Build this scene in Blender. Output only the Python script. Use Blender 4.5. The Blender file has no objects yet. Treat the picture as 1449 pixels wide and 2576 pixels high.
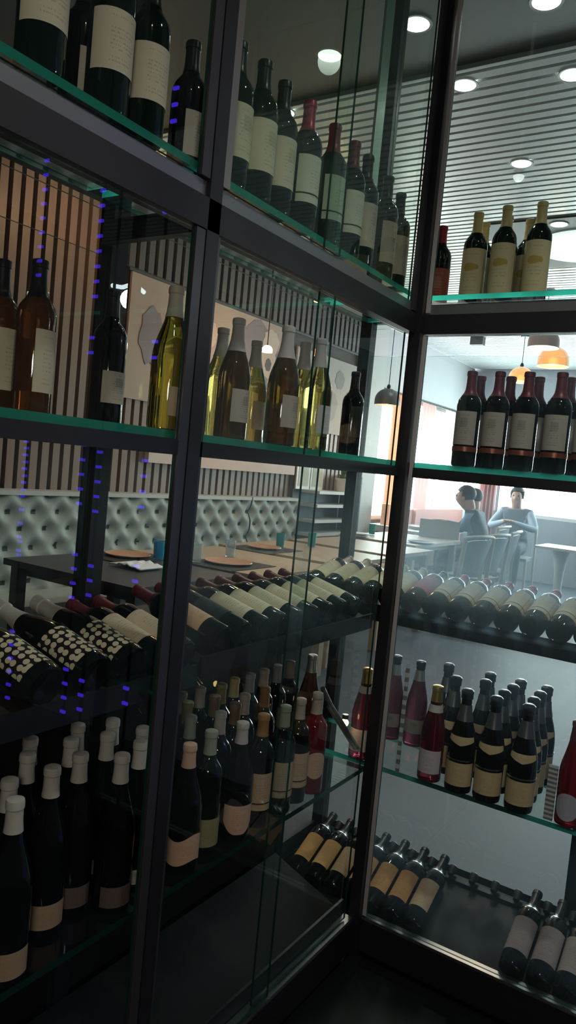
import bpy, bmesh, math, random
from mathutils import Vector, Matrix
random.seed(11)
# ------------------------------------------------------------------ camera
W, H = 1449, 2576
FPX, YAW, PITCH, ROLL, ZC = 1881.0, .5706, .0618, .0954, 1.6
B, D = 2.217, .36                       # right-hand face of the cabinet at y=B, cabinet depth D; left-hand face at x=-1
C = bpy.context.scene.collection
f0 = Vector((-math.sin(YAW), math.cos(YAW), 0)); r0 = Vector((math.cos(YAW), math.sin(YAW), 0)); u0 = Vector((0, 0, 1))
FW = math.cos(PITCH)*f0 - math.sin(PITCH)*u0
UP = math.cos(PITCH)*u0 + math.sin(PITCH)*f0
RT = math.cos(ROLL)*r0 + math.sin(ROLL)*UP
UP = math.cos(ROLL)*UP - math.sin(ROLL)*r0
EYE = Vector((0, 0, ZC))
def ray(x, y): return FW + RT*((x-W/2)/FPX) - UP*((y-H/2)/FPX)
def on(ax, x, y, v):
    r = ray(x, y); return EYE + r*((v-EYE[ax])/r[ax])
def onx(x, y, v): return on(0, x, y, v)
def ony(x, y, v): return on(1, x, y, v)
def onz(x, y, v): return on(2, x, y, v)
cam = bpy.data.cameras.new('camera'); cam.sensor_fit = 'HORIZONTAL'; cam.sensor_width = 36; cam.lens = 36*FPX/W
cam.clip_start = .02
co = bpy.data.objects.new('camera', cam); C.objects.link(co)
M3 = Matrix((RT, UP, -FW)).transposed()
co.matrix_world = Matrix.Translation(EYE) @ M3.to_4x4()
bpy.context.scene.camera = co

# ------------------------------------------------------------------ materials
MT = {}
def sl(c):
    return tuple(((v/12.92) if v <= .04045 else ((v+.055)/1.055)**2.4) for v in c)
def mat(name, col, rough=.5, metal=0., trans=0., ior=1.5, emit=None, es=0., spec=.5, coat=0., alpha=1.):
    if name in MT: return MT[name]
    m = bpy.data.materials.new(name); m.use_nodes = True
    p = m.node_tree.nodes['Principled BSDF']
    p.inputs['Base Color'].default_value = (*col, 1); p.inputs['Roughness'].default_value = rough
    p.inputs['Metallic'].default_value = metal; p.inputs['Transmission Weight'].default_value = trans
    p.inputs['IOR'].default_value = ior; p.inputs['Specular IOR Level'].default_value = spec
    p.inputs['Coat Weight'].default_value = coat; p.inputs['Alpha'].default_value = alpha
    if emit:
        p.inputs['Emission Color'].default_value = (*emit, 1); p.inputs['Emission Strength'].default_value = es
    MT[name] = m; return m
def N(m, t, **k):
    n = m.node_tree.nodes.new(t)
    for a, b in k.items(): setattr(n, a, b)
    return n
def L(m, a, b): m.node_tree.links.new(a, b)
def mathn(m, op, a, b=None, c=None):
    n = N(m, 'ShaderNodeMath', operation=op)
    for i, v in enumerate((a, b, c)):
        if v is None: continue
        if isinstance(v, (int, float)): n.inputs[i].default_value = v
        else: L(m, v, n.inputs[i])
    return n.outputs[0]
def mixc(m, f, a, b):
    n = N(m, 'ShaderNodeMix', data_type='RGBA')
    if isinstance(f, (int, float)): n.inputs[0].default_value = f
    else: L(m, f, n.inputs[0])
    for i, v in ((6, a), (7, b)):
        if isinstance(v, tuple): n.inputs[i].default_value = (*v, 1)
        else: L(m, v, n.inputs[i])
    return n.outputs[2]
def noisy(name, c1, c2, scale=6, rough=.5, stretch=(1, 1, 1), metal=0, bump=0., spec=.5, coat=0.):
    if name in MT: return MT[name]
    m = mat(name, c1, rough, metal, spec=spec, coat=coat); p = m.node_tree.nodes['Principled BSDF']
    tc = N(m, 'ShaderNodeTexCoord'); mp = N(m, 'ShaderNodeMapping'); mp.inputs['Scale'].default_value = stretch
    L(m, tc.outputs['Object'], mp.inputs[0])
    nz = N(m, 'ShaderNodeTexNoise'); nz.inputs['Scale'].default_value = scale; nz.inputs['Detail'].default_value = 5
    L(m, mp.outputs[0], nz.inputs['Vector'])
    L(m, mixc(m, nz.outputs['Fac'], c1, c2), p.inputs['Base Color'])
    if bump:
        b = N(m, 'ShaderNodeBump'); b.inputs['Strength'].default_value = bump; b.inputs['Distance'].default_value = .01
        L(m, nz.outputs['Fac'], b.inputs['Height']); L(m, b.outputs[0], p.inputs['Normal'])
    return m
def pane(name, tint, veil=0., veilcol=(.8, .9, 1), refl=1.5, band=False):
    """thin clear glass: tinted transparency, mirror reflection by angle and a scattering veil painted in for window glare"""
    if name in MT: return MT[name]
    m = bpy.data.materials.new(name); m.use_nodes = True; MT[name] = m
    nt = m.node_tree; nt.nodes.clear()
    out = N(m, 'ShaderNodeOutputMaterial'); tr = N(m, 'ShaderNodeBsdfTransparent'); tr.inputs[0].default_value = (*tint, 1)
    gl = N(m, 'ShaderNodeBsdfGlossy'); gl.inputs['Roughness'].default_value = .004; gl.inputs[0].default_value = (.95, 1, .97, 1)
    fr = N(m, 'ShaderNodeFresnel'); fr.inputs[0].default_value = refl
    geo = N(m, 'ShaderNodeNewGeometry')
    fac = mathn(m, 'MULTIPLY', fr.outputs[0], mathn(m, 'SUBTRACT', 1.0, geo.outputs['Backfacing']))
    base = tr.outputs[0]
    if veil:
        tl = N(m, 'ShaderNodeBsdfTranslucent'); tl.inputs[0].default_value = (*veilcol, 1)
        df = N(m, 'ShaderNodeBsdfDiffuse'); df.inputs[0].default_value = (*veilcol, 1)
        mm = N(m, 'ShaderNodeMixShader'); mm.inputs[0].default_value = .3; L(m, tl.outputs[0], mm.inputs[1]); L(m, df.outputs[0], mm.inputs[2])
        tc = N(m, 'ShaderNodeTexCoord'); nz = N(m, 'ShaderNodeTexNoise'); nz.inputs['Scale'].default_value = 3.2; nz.inputs['Detail'].default_value = 6
        L(m, tc.outputs['Object'], nz.inputs['Vector'])
        sx = N(m, 'ShaderNodeSeparateXYZ'); L(m, tc.outputs['Object'], sx.inputs[0])
        r1 = N(m, 'ShaderNodeMapRange', interpolation_type='SMOOTHSTEP'); r1.inputs[1].default_value = .95; r1.inputs[2].default_value = 1.3; r1.inputs[3].default_value = .1; L(m, sx.outputs[2], r1.inputs[0])  # veil held to the mid heights to imitate the glare
        r2 = N(m, 'ShaderNodeMapRange', interpolation_type='SMOOTHSTEP'); r2.inputs[1].default_value = 1.56; r2.inputs[2].default_value = 1.72; r2.inputs[3].default_value = 1; r2.inputs[4].default_value = .12; L(m, sx.outputs[2], r2.inputs[0])
        rp = N(m, 'ShaderNodeMapRange'); rp.inputs[1].default_value = .3; rp.inputs[2].default_value = .75; rp.inputs[3].default_value = veil*.35; rp.inputs[4].default_value = veil*1.5
        L(m, nz.outputs['Fac'], rp.inputs[0])
        md = N(m, 'ShaderNodeMixShader'); L(m, mathn(m, 'MULTIPLY', rp.outputs[0], mathn(m, 'MULTIPLY', r1.outputs[0], r2.outputs[0])) if band else rp.outputs[0], md.inputs[0]); L(m, tr.outputs[0], md.inputs[1]); L(m, mm.outputs[0], md.inputs[2])
        base = md.outputs[0]
    mx = N(m, 'ShaderNodeMixShader'); L(m, fac, mx.inputs[0]); L(m, base, mx.inputs[1]); L(m, gl.outputs[0], mx.inputs[2])
    L(m, mx.outputs[0], out.inputs[0]); return m
def edge_glass(name, col):
    if name in MT: return MT[name]
    m = bpy.data.materials.new(name); m.use_nodes = True; MT[name] = m
    m.node_tree.nodes.clear()
    out = N(m, 'ShaderNodeOutputMaterial'); tl = N(m, 'ShaderNodeBsdfTranslucent'); tl.inputs[0].default_value = (*col, 1)
    df = N(m, 'ShaderNodeBsdfDiffuse'); df.inputs[0].default_value = (*[c*.6 for c in col], 1)
    gl = N(m, 'ShaderNodeBsdfGlossy'); gl.inputs['Roughness'].default_value = .15
    a = N(m, 'ShaderNodeMixShader'); a.inputs[0].default_value = .25; L(m, tl.outputs[0], a.inputs[1]); L(m, df.outputs[0], a.inputs[2])
    b = N(m, 'ShaderNodeMixShader'); b.inputs[0].default_value = .06; L(m, a.outputs[0], b.inputs[1]); L(m, gl.outputs[0], b.inputs[2])
    L(m, b.outputs[0], out.inputs[0]); return m
def paper(name, col, ink=(.25, .2, .15), style='text'):
    """label paper; u runs across, v up. Printed bands, blocks, dots or emblems are patterns of the print"""
    if name in MT: return MT[name]
    m = mat(name, col, .7, spec=.25); p = m.node_tree.nodes['Principled BSDF']
    uv = N(m, 'ShaderNodeUVMap'); s = N(m, 'ShaderNodeSeparateXYZ'); L(m, uv.outputs[0], s.inputs[0])
    u, v = s.outputs[0], s.outputs[1]
    def band(x, a, b): return mathn(m, 'MULTIPLY', mathn(m, 'GREATER_THAN', x, a), mathn(m, 'LESS_THAN', x, b))
    if style == 'dots':
        mp = N(m, 'ShaderNodeMapping'); mp.inputs['Scale'].default_value = (6.5, 6.5, 1); L(m, uv.outputs[0], mp.inputs[0])
        vo = N(m, 'ShaderNodeTexVoronoi', voronoi_dimensions='2D'); vo.inputs['Randomness'].default_value = .45; vo.inputs['Scale'].default_value = 1
        L(m, mp.outputs[0], vo.inputs['Vector'])
        L(m, mixc(m, mathn(m, 'LESS_THAN', vo.outputs['Distance'], .40), ink, col), p.inputs['Base Color']); return m
    if style == 'slots':
        f = mathn(m, 'LESS_THAN', mathn(m, 'FRACT', mathn(m, 'MULTIPLY', v, 12)), .5)
        L(m, mixc(m, f, col, ink), p.inputs['Base Color']); return m
    cb = N(m, 'ShaderNodeCombineXYZ')
    ln = mathn(m, 'MULTIPLY', v, 15)
    L(m, mathn(m, 'MULTIPLY', u, 30), cb.inputs[0]); L(m, mathn(m, 'FLOOR', ln), cb.inputs[1])
    nz = N(m, 'ShaderNodeTexNoise'); nz.inputs['Scale'].default_value = 1.7; L(m, cb.outputs[0], nz.inputs['Vector'])
    txt = mathn(m, 'MULTIPLY', mathn(m, 'LESS_THAN', mathn(m, 'FRACT', ln), .4), mathn(m, 'GREATER_THAN', nz.outputs['Fac'], .5))
    cl = N(m, 'ShaderNodeCombineXYZ'); L(m, mathn(m, 'FLOOR', ln), cl.inputs[0])
    wn = N(m, 'ShaderNodeTexWhiteNoise', noise_dimensions='1D'); L(m, mathn(m, 'FLOOR', ln), wn.inputs['W'])
    txt = mathn(m, 'MULTIPLY', txt, mathn(m, 'GREATER_THAN', wn.outputs[0], .45))
    txt = mathn(m, 'MULTIPLY', txt, band(u, .3, .7)); txt = mathn(m, 'MULTIPLY', txt, band(v, .12, .9))
    c = mixc(m, mathn(m, 'MULTIPLY', txt, .45), col, ink)
    if style == 'block':
        f = mathn(m, 'MULTIPLY', band(u, .38, .66), band(v, .52, .8)); c = mixc(m, mathn(m, 'MULTIPLY', f, .32), c, ink)
    if style == 'stripe':
        c = mixc(m, band(v, .17, .205), c, (.03, .025, .02)); c = mixc(m, mathn(m, 'MULTIPLY', band(u, .8, .84), .5), c, ink)
    if style == 'emblem':
        g = N(m, 'ShaderNodeTexNoise'); g.inputs['Scale'].default_value = 6; L(m, uv.outputs[0], g.inputs['Vector'])
        du = mathn(m, 'MULTIPLY', mathn(m, 'SUBTRACT', u, .5), 3.2); dv = mathn(m, 'MULTIPLY', mathn(m, 'SUBTRACT', v, .62), 9)
        rr = mathn(m, 'ADD', mathn(m, 'MULTIPLY', du, du), mathn(m, 'MULTIPLY', dv, dv))
        f = mathn(m, 'LESS_THAN', mathn(m, 'ADD', rr, mathn(m, 'MULTIPLY', g.outputs['Fac'], .9)), .95)
        c = mixc(m, mathn(m, 'MULTIPLY', f, .85), c, (.50, .33, .05))
    L(m, c, p.inputs['Base Color']); return m

black = noisy('black metal', (.012, .012, .015), (.02, .02, .024), 30, .42)
grey_metal = mat('grey metal', (.10, .10, .105), .35, .6)
silver = mat('silver metal', (.62, .64, .65), .28, 1.)
wenge = noisy('dark rack board', (.012, .010, .010), (.028, .023, .022), 12, .55, (1, 8, 1))
glass_c = pane('clear glass', (.95, .98, .965))
glass_g = pane('green clear glass', (.90, .965, .93), .045, (.55, .78, .68))
glass_d = pane('glare veil glass', (.95, .98, .985), .20, (.62, .85, 1.), 1.5, True)  # painted window-glare haze, strongest at mid height
shelf_g = pane('shelf glass', (.90, .965, .94))
edge_m = edge_glass('shelf glass edge', (.08, .97, .74))
bottle_dark = mat('dark bottle glass', (.0045, .005, .005), .06, spec=.62)
bottle_green = mat('dark green bottle glass', (.004, .012, .009), .06, spec=.62)
bottle_olive = mat('olive bottle glass', (.50, .43, .12), .03, 0, 1., 1.48)
bottle_yellow = mat('yellow wine bottle glass', (.40, .36, .05), .02, 0, 1., 1.45)
bottle_amber = mat('amber bottle glass', (.16, .06, .02), .05, 0, .55, 1.48)
bottle_rose = mat('rose wine bottle glass', (.36, .04, .075), .03, 0, .85, 1.45)
bottle_plum = mat('plum wine bottle glass', (.28, .05, .09), .04, 0, .7, 1.45)
bottle_red = mat('red bottle glass', (.30, .012, .025), .06, 0, .5, 1.45)

# ------------------------------------------------------------------ mesh helpers
class MB:
    def __init__(s): s.v = []; s.f = []; s.m = []; s.sm = []; s.uv = {}
    def add(s, vs, fs, mi=0, smooth=False, mx=None):
        b = len(s.v); s.v += [tuple((mx @ Vector(p)) if mx else p) for p in vs]
        for f in fs: s.f.append(tuple(i+b for i in f)); s.m.append(mi); s.sm.append(smooth)
        return s
    def box(s, a, c, mi=0, mx=None, mis=None):
        x0, y0, z0 = [min(p, q) for p, q in zip(a, c)]; x1, y1, z1 = [max(p, q) for p, q in zip(a, c)]
        vs = [(x0,y0,z0),(x1,y0,z0),(x1,y1,z0),(x0,y1,z0),(x0,y0,z1),(x1,y0,z1),(x1,y1,z1),(x0,y1,z1)]
        fs = [(3,2,1,0),(4,5,6,7),(0,1,5,4),(1,2,6,5),(2,3,7,6),(3,0,4,7)]
        for i, f in enumerate(fs): s.add(vs, [f], mis[i] if mis else mi, False, mx)
        return s
    def lathe(s, prof, n=32, mi=0, mx=None, smooth=True):
        vs = []; fs = []; k = len(prof)
        for j in range(n):
            a = 2*math.pi*j/n; c, q = math.cos(a), math.sin(a)
            vs += [(r*c, r*q, z) for r, z in prof]
        for j in range(n):
            j2 = (j+1) % n
            for i in range(k-1):
                a, b2, c2, d = j*k+i, j2*k+i, j2*k+i+1, j*k+i+1
                if prof[i][0] == 0: fs.append((a, c2, d))
                elif prof[i+1][0] == 0: fs.append((a, b2, d))
                else: fs.append((a, b2, c2, d))
        return s.add(vs, fs, mi, smooth, mx)
    def tube(s, pts, r, n=8, mi=0, mx=None):
        pts = [Vector(p) for p in pts]; rings = []; vs = []
        for i, p in enumerate(pts):
            t = (pts[min(i+1, len(pts)-1)]-pts[max(i-1, 0)]).normalized()
            a = t.orthogonal().normalized() if i == 0 else (u - t*u.dot(t)).normalized()
            u = a; w = t.cross(a); rr = r[i] if isinstance(r, (list, tuple)) else r
            vs += [tuple(p + a*math.cos(2*math.pi*j/n)*rr + w*math.sin(2*math.pi*j/n)*rr) for j in range(n)]
        fs = []
        for i in range(len(pts)-1):
            for j in range(n):
                k = (j+1) % n; fs.append((i*n+j, i*n+k, (i+1)*n+k, (i+1)*n+j))
        fs.append(tuple(range(n-1, -1, -1))); q = (len(pts)-1)*n; fs.append(tuple(range(q, q+n)))
        return s.add(vs, fs, mi, True, mx)
    def ball(s, c, r, n=12, mi=0, sc=(1, 1, 1), mx=None):
        k = n//2; prof = [(math.sin(math.pi*i/k)*r if 0 < i < k else 0, -math.cos(math.pi*i/k)*r) for i in range(k+1)]
        t = Matrix.Translation(c) @ Matrix.Diagonal((*sc, 1))
        return s.lathe(prof, n, mi, (mx @ t) if mx else t)
    def mesh(s, name, mats, bevel=0):
        me = bpy.data.meshes.new(name); me.from_pydata(s.v, [], s.f)
        for m in (mats if isinstance(mats, (list, tuple)) else [mats]): me.materials.append(m)
        me.polygons.foreach_set('material_index', s.m); me.polygons.foreach_set('use_smooth', s.sm); me.update()
        me.set_sharp_from_angle(angle=math.radians(38))
        return me
    def build(s, name, mats, parent=None, loc=None, rotz=0, bevel=0):
        o = bpy.data.objects.new(name, s.mesh(name, mats)); C.objects.link(o)
        if parent: o.parent = parent
        if loc is not None: o.location = loc
        o.rotation_euler.z = rotz
        if bevel:
            b = o.modifiers.new('bevel', 'BEVEL'); b.width = bevel; b.segments = 2; b.limit_method = 'ANGLE'
        return o
def tag(o, label, cat, group=None, kind=None):
    if label: o['label'] = label
    if cat: o['category'] = cat
    if group: o['group'] = group
    if kind: o['kind'] = kind
    return o
def thing(name, label, cat, loc=(0, 0, 0), rotz=0, group=None):
    o = bpy.data.objects.new(name, None); C.objects.link(o); o.location = loc; o.rotation_euler.z = rotz; o.empty_display_size = .05
    return tag(o, label, cat, group)
def struct(name, mb, mats, **k): return tag(mb.build(name, mats, **k), None, None, None, 'structure')
def box(a, c, **k): return MB().box(a, c, **k)
ORD = 'first second third fourth fifth sixth seventh eighth ninth tenth eleventh twelfth thirteenth fourteenth'.split()

# ------------------------------------------------------------------ bottles
PROF = {
 'bordeaux': [(0,.006),(.026,.004),(.032,0),(.036,.002),(.0378,.009),(.0378,.188),(.0368,.200),(.0335,.211),(.0275,.220),(.0205,.229),(.0162,.240),(.0148,.252),(.0140,.282),(.0140,.284),(.0157,.285),(.0157,.295),(.0146,.299),(.011,.300),(0,.300)],
 'burgundy': [(0,.006),(.028,.004),(.034,0),(.039,.002),(.0408,.010),(.0408,.150),(.0398,.163),(.0370,.178),(.0318,.195),(.0258,.212),(.0205,.229),(.0168,.246),(.0150,.262),(.0143,.283),(.0160,.285),(.0160,.295),(.0148,.299),(.011,.300),(0,.300)],
 'champagne': [(0,.008),(.030,.005),(.036,0),(.0405,.002),(.0425,.011),(.0425,.135),(.0417,.152),(.0390,.172),(.0342,.194),(.0275,.216),(.0215,.240),(.0178,.262),(.0160,.282),(.0158,.292),(.0180,.294),(.0180,.300),(.0172,.304),(.0185,.309),(.0185,.318),(.014,.322),(0,.323)],
 'clear': [(0,.006),(.026,.004),(.033,0),(.0365,.002),(.0385,.009),(.0385,.150),(.0372,.165),(.0340,.182),(.0290,.202),(.0235,.225),(.0188,.250),(.0162,.275),(.0152,.290),(.0168,.292),(.0168,.302),(.0160,.306),(.012,.308),(0,.308)],
}
CACHE = {}
def rad(kind, z):
    P = PROF[kind]
    for (r1, z1), (r2, z2) in zip(P[2:], P[3:]):
        if z1 <= z <= z2 and z2 > z1: return r1+(r2-r1)*(z-z1)/(z2-z1)
    return P[-2][0]
def body_me(kind, m):
    k = ('b', kind, m.name)
    if k not in CACHE: CACHE[k] = MB().lathe(PROF[kind], 36).mesh('bottle_body', m)
    return CACHE[k]
def cap_me(kind, m, z0):
    k = ('c', kind, m.name, z0)
    if k not in CACHE:
        P = PROF[kind]; e = .0009
        pr = [(rad(kind, z0)-.0002, z0), (rad(kind, z0)+e, z0)] + [(r+e, z) for r, z in P if z > z0+.001 and r > .0125] + [(.0115, P[-1][1]+.0008), (0, P[-1][1]+.0008)]
        CACHE[k] = MB().lathe(pr, 24).mesh('capsule', m)
    return CACHE[k]
def label_me(kind, m, z0, z1, ang, shape='rect', mid=0.):
    k = ('l', kind, m.name, z0, z1, ang, shape, mid)
    if k in CACHE: return CACHE[k]
    n, nz = 28, (1 if shape == 'rect' else 14)
    if z1 > .16 and shape == 'rect': nz = 6
    me = bpy.data.meshes.new('label'); vs = []; fs = []; uvs = []
    for i in range(n+1):
        t = i/n*2-1
        lo, hi = z0, z1
        if shape == 'round':
            h = math.sqrt(max(0, 1-min(1, abs(t))**2.0))*.98+.02; c = (z0+z1)/2; lo, hi = c-(z1-z0)/2*h, c+(z1-z0)/2*h
        if shape == 'wave': lo, hi = z0+.006*math.sin(t*3.2), z1+.008*math.sin(t*3.2)
        if shape == 'vee': lo = z0+(abs(t))*.013
        if shape == 'shield':
            lo = z0+(z1-z0)*.42*max(0., abs(t)*1.25-.25)**2
        for j in range(nz+1):
            q = j/nz; z = lo+(hi-lo)*q; r = rad(kind, z)+.0008; a = math.radians(mid)+t*math.radians(ang)
            vs.append((r*math.cos(a), r*math.sin(a), z)); uvs.append(((t+1)/2, (z-z0)/(z1-z0)))
    for i in range(n):
        for j in range(nz):
            a = i*(nz+1)+j; fs.append((a, a+nz+1, a+nz+2, a+1))
    me.from_pydata(vs, [], fs); ul = me.uv_layers.new(name='UVMap')
    for lp in me.loops: ul.data[lp.index].uv = uvs[lp.vertex_index]
    me.polygons.foreach_set('use_smooth', [True]*len(fs)); me.materials.append(m); me.update(); CACHE[k] = me; return me
def ring_me(kind, m, z0, z1):
    k = ('r', kind, m.name, z0, z1)
    if k not in CACHE:
        e = .0012; CACHE[k] = MB().lathe([(rad(kind, z0)-.0002, z0), (rad(kind, z0)+e, z0), (rad(kind, (z0+z1)/2)+e, (z0+z1)/2), (rad(kind, z1)+e, z1), (rad(kind, z1)-.0002, z1)], 28).mesh('band', m)
    return CACHE[k]
def part(name, me, par, label=None):
    o = bpy.data.objects.new(name, me); C.objects.link(o); o.parent = par
    if label: o['label'] = label
    return o
STAND = []
def bottle(loc, spec, label, group, face=0., mx=None, name=None):
    kind = spec['kind']; root = bpy.data.objects.new(name or spec.get('name', 'wine_bottle'), None); C.objects.link(root)
    root.empty_display_size = .05
    tag(root, label, 'bottle', group)
    if mx is not None: root.matrix_world = mx
    else: root.location = loc; root.rotation_euler.z = face; STAND.append((root, kind))
    part('glass_body', body_me(kind, spec['glass']), root)
    if spec.get('cap'): part('capsule', cap_me(kind, spec['cap'], spec.get('capz', .238)), root)
    for lb in spec.get('labels', []):
        part(lb[0], label_me(kind, *lb[1:]), root)
    for rg in spec.get('rings', []): part(rg[0], ring_me(kind, *rg[1:]), root)
    return root
pp = lambda n, c, i=(.25, .2, .15), s='text': paper(n, c, i, s)
cream = pp('cream label paper', (.70, .62, .48)); cream_block = pp('cream label with block print', (.72, .62, .48), (.30, .22, .14), 'block')
cream_stripe = pp('cream label with dark stripe', (.72, .68, .56), (.3, .28, .2), 'stripe')
beige = pp('beige label paper', (.62, .50, .40), (.3, .18, .14), 'block')
gold_label = pp('cream label with gold emblem', (.70, .60, .36), (.35, .28, .15), 'emblem')
grey_label = pp('grey cream label', (.55, .49, .40), (.15, .13, .12), 'block')
red_label = pp('red label paper', (.45, .12, .09), (.65, .45, .35), 'block')
white_label = pp('white label paper', (.72, .70, .66), (.35, .3, .4))
pink_label = pp('pinkish label paper', (.86, .74, .78), (.35, .2, .35))
tan_label = pp('tan label paper', (.62, .46, .30), (.3, .2, .12))
tan_stripe = pp('tan label with dark stripe', (.66, .46, .28), (.35, .2, .1), 'stripe')
peach_label = pp('peach label paper', (.80, .50, .34), (.4, .2, .12))
orange_label = pp('orange label paper', (.70, .38, .14), (.35, .18, .06))
olive_label = pp('olive label paper', (.36, .33, .16), (.2, .18, .08))
yellow_label = pp('pale yellow label paper', (.82, .63, .34), (.4, .28, .12))
spot_label = pp('black label with cream dots', (.72, .60, .44), (.012, .011, .011), 'dots')
rose_label = pp('rose pink label paper', (.50, .13, .18), (.3, .1, .14))
def capm(n, c, r=.4, mt=0.): return mat(n, c, r, mt)
c_red = capm('crimson capsule foil', (.40, .03, .07), .32, .3); c_wine = capm('dark red capsule foil', (.17, .03, .045), .4, .2)
c_cream = capm('pale yellow capsule foil', (.62, .52, .25)); c_black = capm('black capsule foil', (.015, .015, .017), .3)
c_white = capm('off white capsule foil', (.62, .56, .52)); c_grey = capm('grey capsule foil', (.36, .36, .34))
c_peach = capm('peach capsule foil', (.74, .46, .32)); c_green = capm('sage green capsule foil', (.36, .40, .30))
c_orange = capm('ochre capsule foil', (.40, .20, .07)); c_brown = capm('brown capsule foil', (.24, .13, .07)); c_olive = capm('olive capsule foil', (.27, .22, .07))
c_pinkb = capm('dusty pink capsule foil', (.45, .29, .24)); c_beige = capm('beige capsule foil', (.52, .44, .36)); c_tan = capm('tan capsule foil', (.55, .44, .30))
c_silver = capm('silver capsule foil', (.55, .56, .55), .3, .8); c_gold = capm('gold capsule foil', (.75, .52, .14), .3, .9)
copper = capm('copper band', (.32, .10, .055), .35, .4)
def sp(kind, glass, cap=None, capz=.238, labels=(), rings=(), **k):
    return dict(kind=kind, glass=glass, cap=cap, capz=capz, labels=list(labels), rings=list(rings), **k)
LB = lambda m, z0=.055, z1=.165, a=75, s='rect', mid=0.: ('label', m, z0, z1, a, s, mid)

Z1, Z2, Z4 = 2.183, 1.6485, .6345      # tops of the glass shelves
# --- top shelf, left run (labels face the aisle)
def leftb(px, py, off, z, spec, label, group, face=0., sc=1.):
    p = onx(px, py, -1-off); o = bottle((p.x, p.y, z+.0004), spec, label, group, math.radians(face)); o.scale = (sc, sc, sc); return o
def capb(px, py, z, spec, label, group, face=0., sc=1., lo=(-9, -9), hi=(9, 9)):
    """stand a bottle so that the middle of its capsule top is seen at px, py"""
    p = onz(px, py, z+PROF[spec['kind']][-1][1]*sc); o = bottle((min(max(p.x, lo[0]), hi[0]), min(max(p.y, lo[1]), hi[1]), z+.0004), spec, label, group, math.radians(face)); o.scale = (sc, sc, sc); return o
def rightb(px, py, off, z, spec, label, group, face=-90.):
    p = ony(px, py, B+off); return bottle((p.x, p.y, z+.0004), spec, label, group, math.radians(face))
big = LB(cream, .064, .162, 82)
S_big = sp('bordeaux', bottle_green, c_black, .236, [big])
S_block = sp('bordeaux', bottle_green, c_black, .236, [LB(cream_block, .060, .168, 80)])
S_stripe = sp('bordeaux', bottle_green, c_red, .226, [LB(cream_stripe, .058, .166, 80)])
S_beige = sp('bordeaux', bottle_green, c_black, .236, [LB(beige, .05, .165, 70)])
S_grey = sp('bordeaux', bottle_dark, c_black, .236, [LB(grey_label, .06, .15, 55)])
G1 = 'wine bottles on the top shelf of the left run'
for px, py, off, s, lab, fc in [
    (108, 20, .065, S_big, 'dark bottle with wide cream label nearest the camera on the top glass shelf', -10),
    (205, 150, .20, S_grey, 'dark bottle with narrow cream label standing behind the nearest top shelf bottles', 10),
    (280, 90, .07, S_big, 'second wide cream label bottle on the top shelf, left of the front post', -10),
    (372, 150, .085, S_big, 'third wide cream label bottle on the top shelf, left of the front post', -10),
    (480, 210, .17, S_grey, 'top shelf bottle with narrow cream label just left of the front post', 0),
    (594, 300, .085, S_block, 'cream label bottle half hidden by the front post on the top shelf', 0),
    (650, 350, .075, S_block, 'cream label bottle with square print, first clear one right of the front post', 0),
    (701, 400, .085, S_block, 'cream label bottle with square print, next to the first red capsule', 0),
    (771, 440, .07, S_stripe, 'top shelf bottle with tallest crimson capsule and striped cream label', 0),
    (829, 480, .08, S_stripe, 'top shelf bottle with second crimson capsule and striped cream label', 0),
    (879, 510, .08, dict(S_stripe, cap=c_wine), 'top shelf bottle with dull red capsule behind the green glass strip', 0),
    (913, 545, .085, S_beige, 'beige label top shelf bottle right of the striped labels', 0),
    (951, 570, .20, S_grey, 'dark bottle in the rear of the top shelf near the corner post', 0),
    (966, 575, .095, S_beige, 'plain beige label top shelf bottle, second from the corner post', 0),
    (998, 605, .115, S_beige, 'two-part beige label top shelf bottle nearest the corner post', 0)]:
    leftb(px, py, off if px < 560 else off-.012, Z1, s, lab, G1, fc, 1.055)
S_gold = sp('bordeaux', bottle_green, c_cream, .232, [LB(gold_label, .022, .178, 82)])
GR1 = 'wine bottles on the top shelf of the right run'
RL, RH = (-1.31, B+.07), (9, B+D-.048)
capb(1116, 570, Z1, sp('bordeaux', bottle_dark, c_red, .240, [LB(red_label, .008, .150, 88)]), 'slim bottle with crimson capsule and red label beside the corner post', GR1, -80, 1.04, RL, RH)
for px, py, lab in [(1206, 536, 'gold emblem bottle with pale yellow capsule, leftmost front one on top shelf'), (1279, 519, 'gold emblem bottle with pale yellow capsule, middle front one on top shelf'),
                    (1367, 509, 'gold emblem bottle with pale yellow capsule, rightmost front one on top shelf'), (1223, 563, 'pale yellow capsule bottle standing behind the leftmost gold emblem bottle'),
                    (1289, 545, 'pale yellow capsule bottle standing behind the middle gold emblem bottle'), (1332, 557, 'pale yellow capsule bottle standing behind the rightmost gold emblem bottle')]:
    capb(px, py, Z1, S_gold, lab, GR1, -84, 1.03, RL, RH)
# --- second shelf, left run
G2 = 'bottles on the second shelf of the left run'
S_amb = sp('bordeaux', bottle_amber, c_black, .226, [LB(cream, .045, .165, 42, 'rect', 5), ('back_label', white_label, .05, .15, 40, 'rect', 185.)])
capb(10, 655, Z2, S_amb, 'amber bottle with pale label cut by the left edge of the photo', G2)
capb(103, 655, Z2, S_amb, 'large amber bottle with black capsule and two pale labels', G2)
capb(446, 722, Z2, sp('burgundy', bottle_yellow, c_beige, .235, [LB(tan_label, .03, .09, 45)]), 'bright yellow white-wine bottle left of the front post', G2)
leftb(268, 980, .27, Z2, sp('bordeaux', bottle_dark, c_black, .24, [LB(grey_label, .05, .12, 60)]), 'dim dark bottle at the rear of the second shelf by the back post', G2)
S_olive = sp('burgundy', bottle_olive, c_beige, .222, [LB(tan_label, .045, .125, 48)])
S_olive2 = sp('burgundy', mat('brown bottle glass', (.14, .08, .03), .05, 0, .6, 1.48), c_white, .218, [LB(grey_label, .045, .125, 55)])
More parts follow.
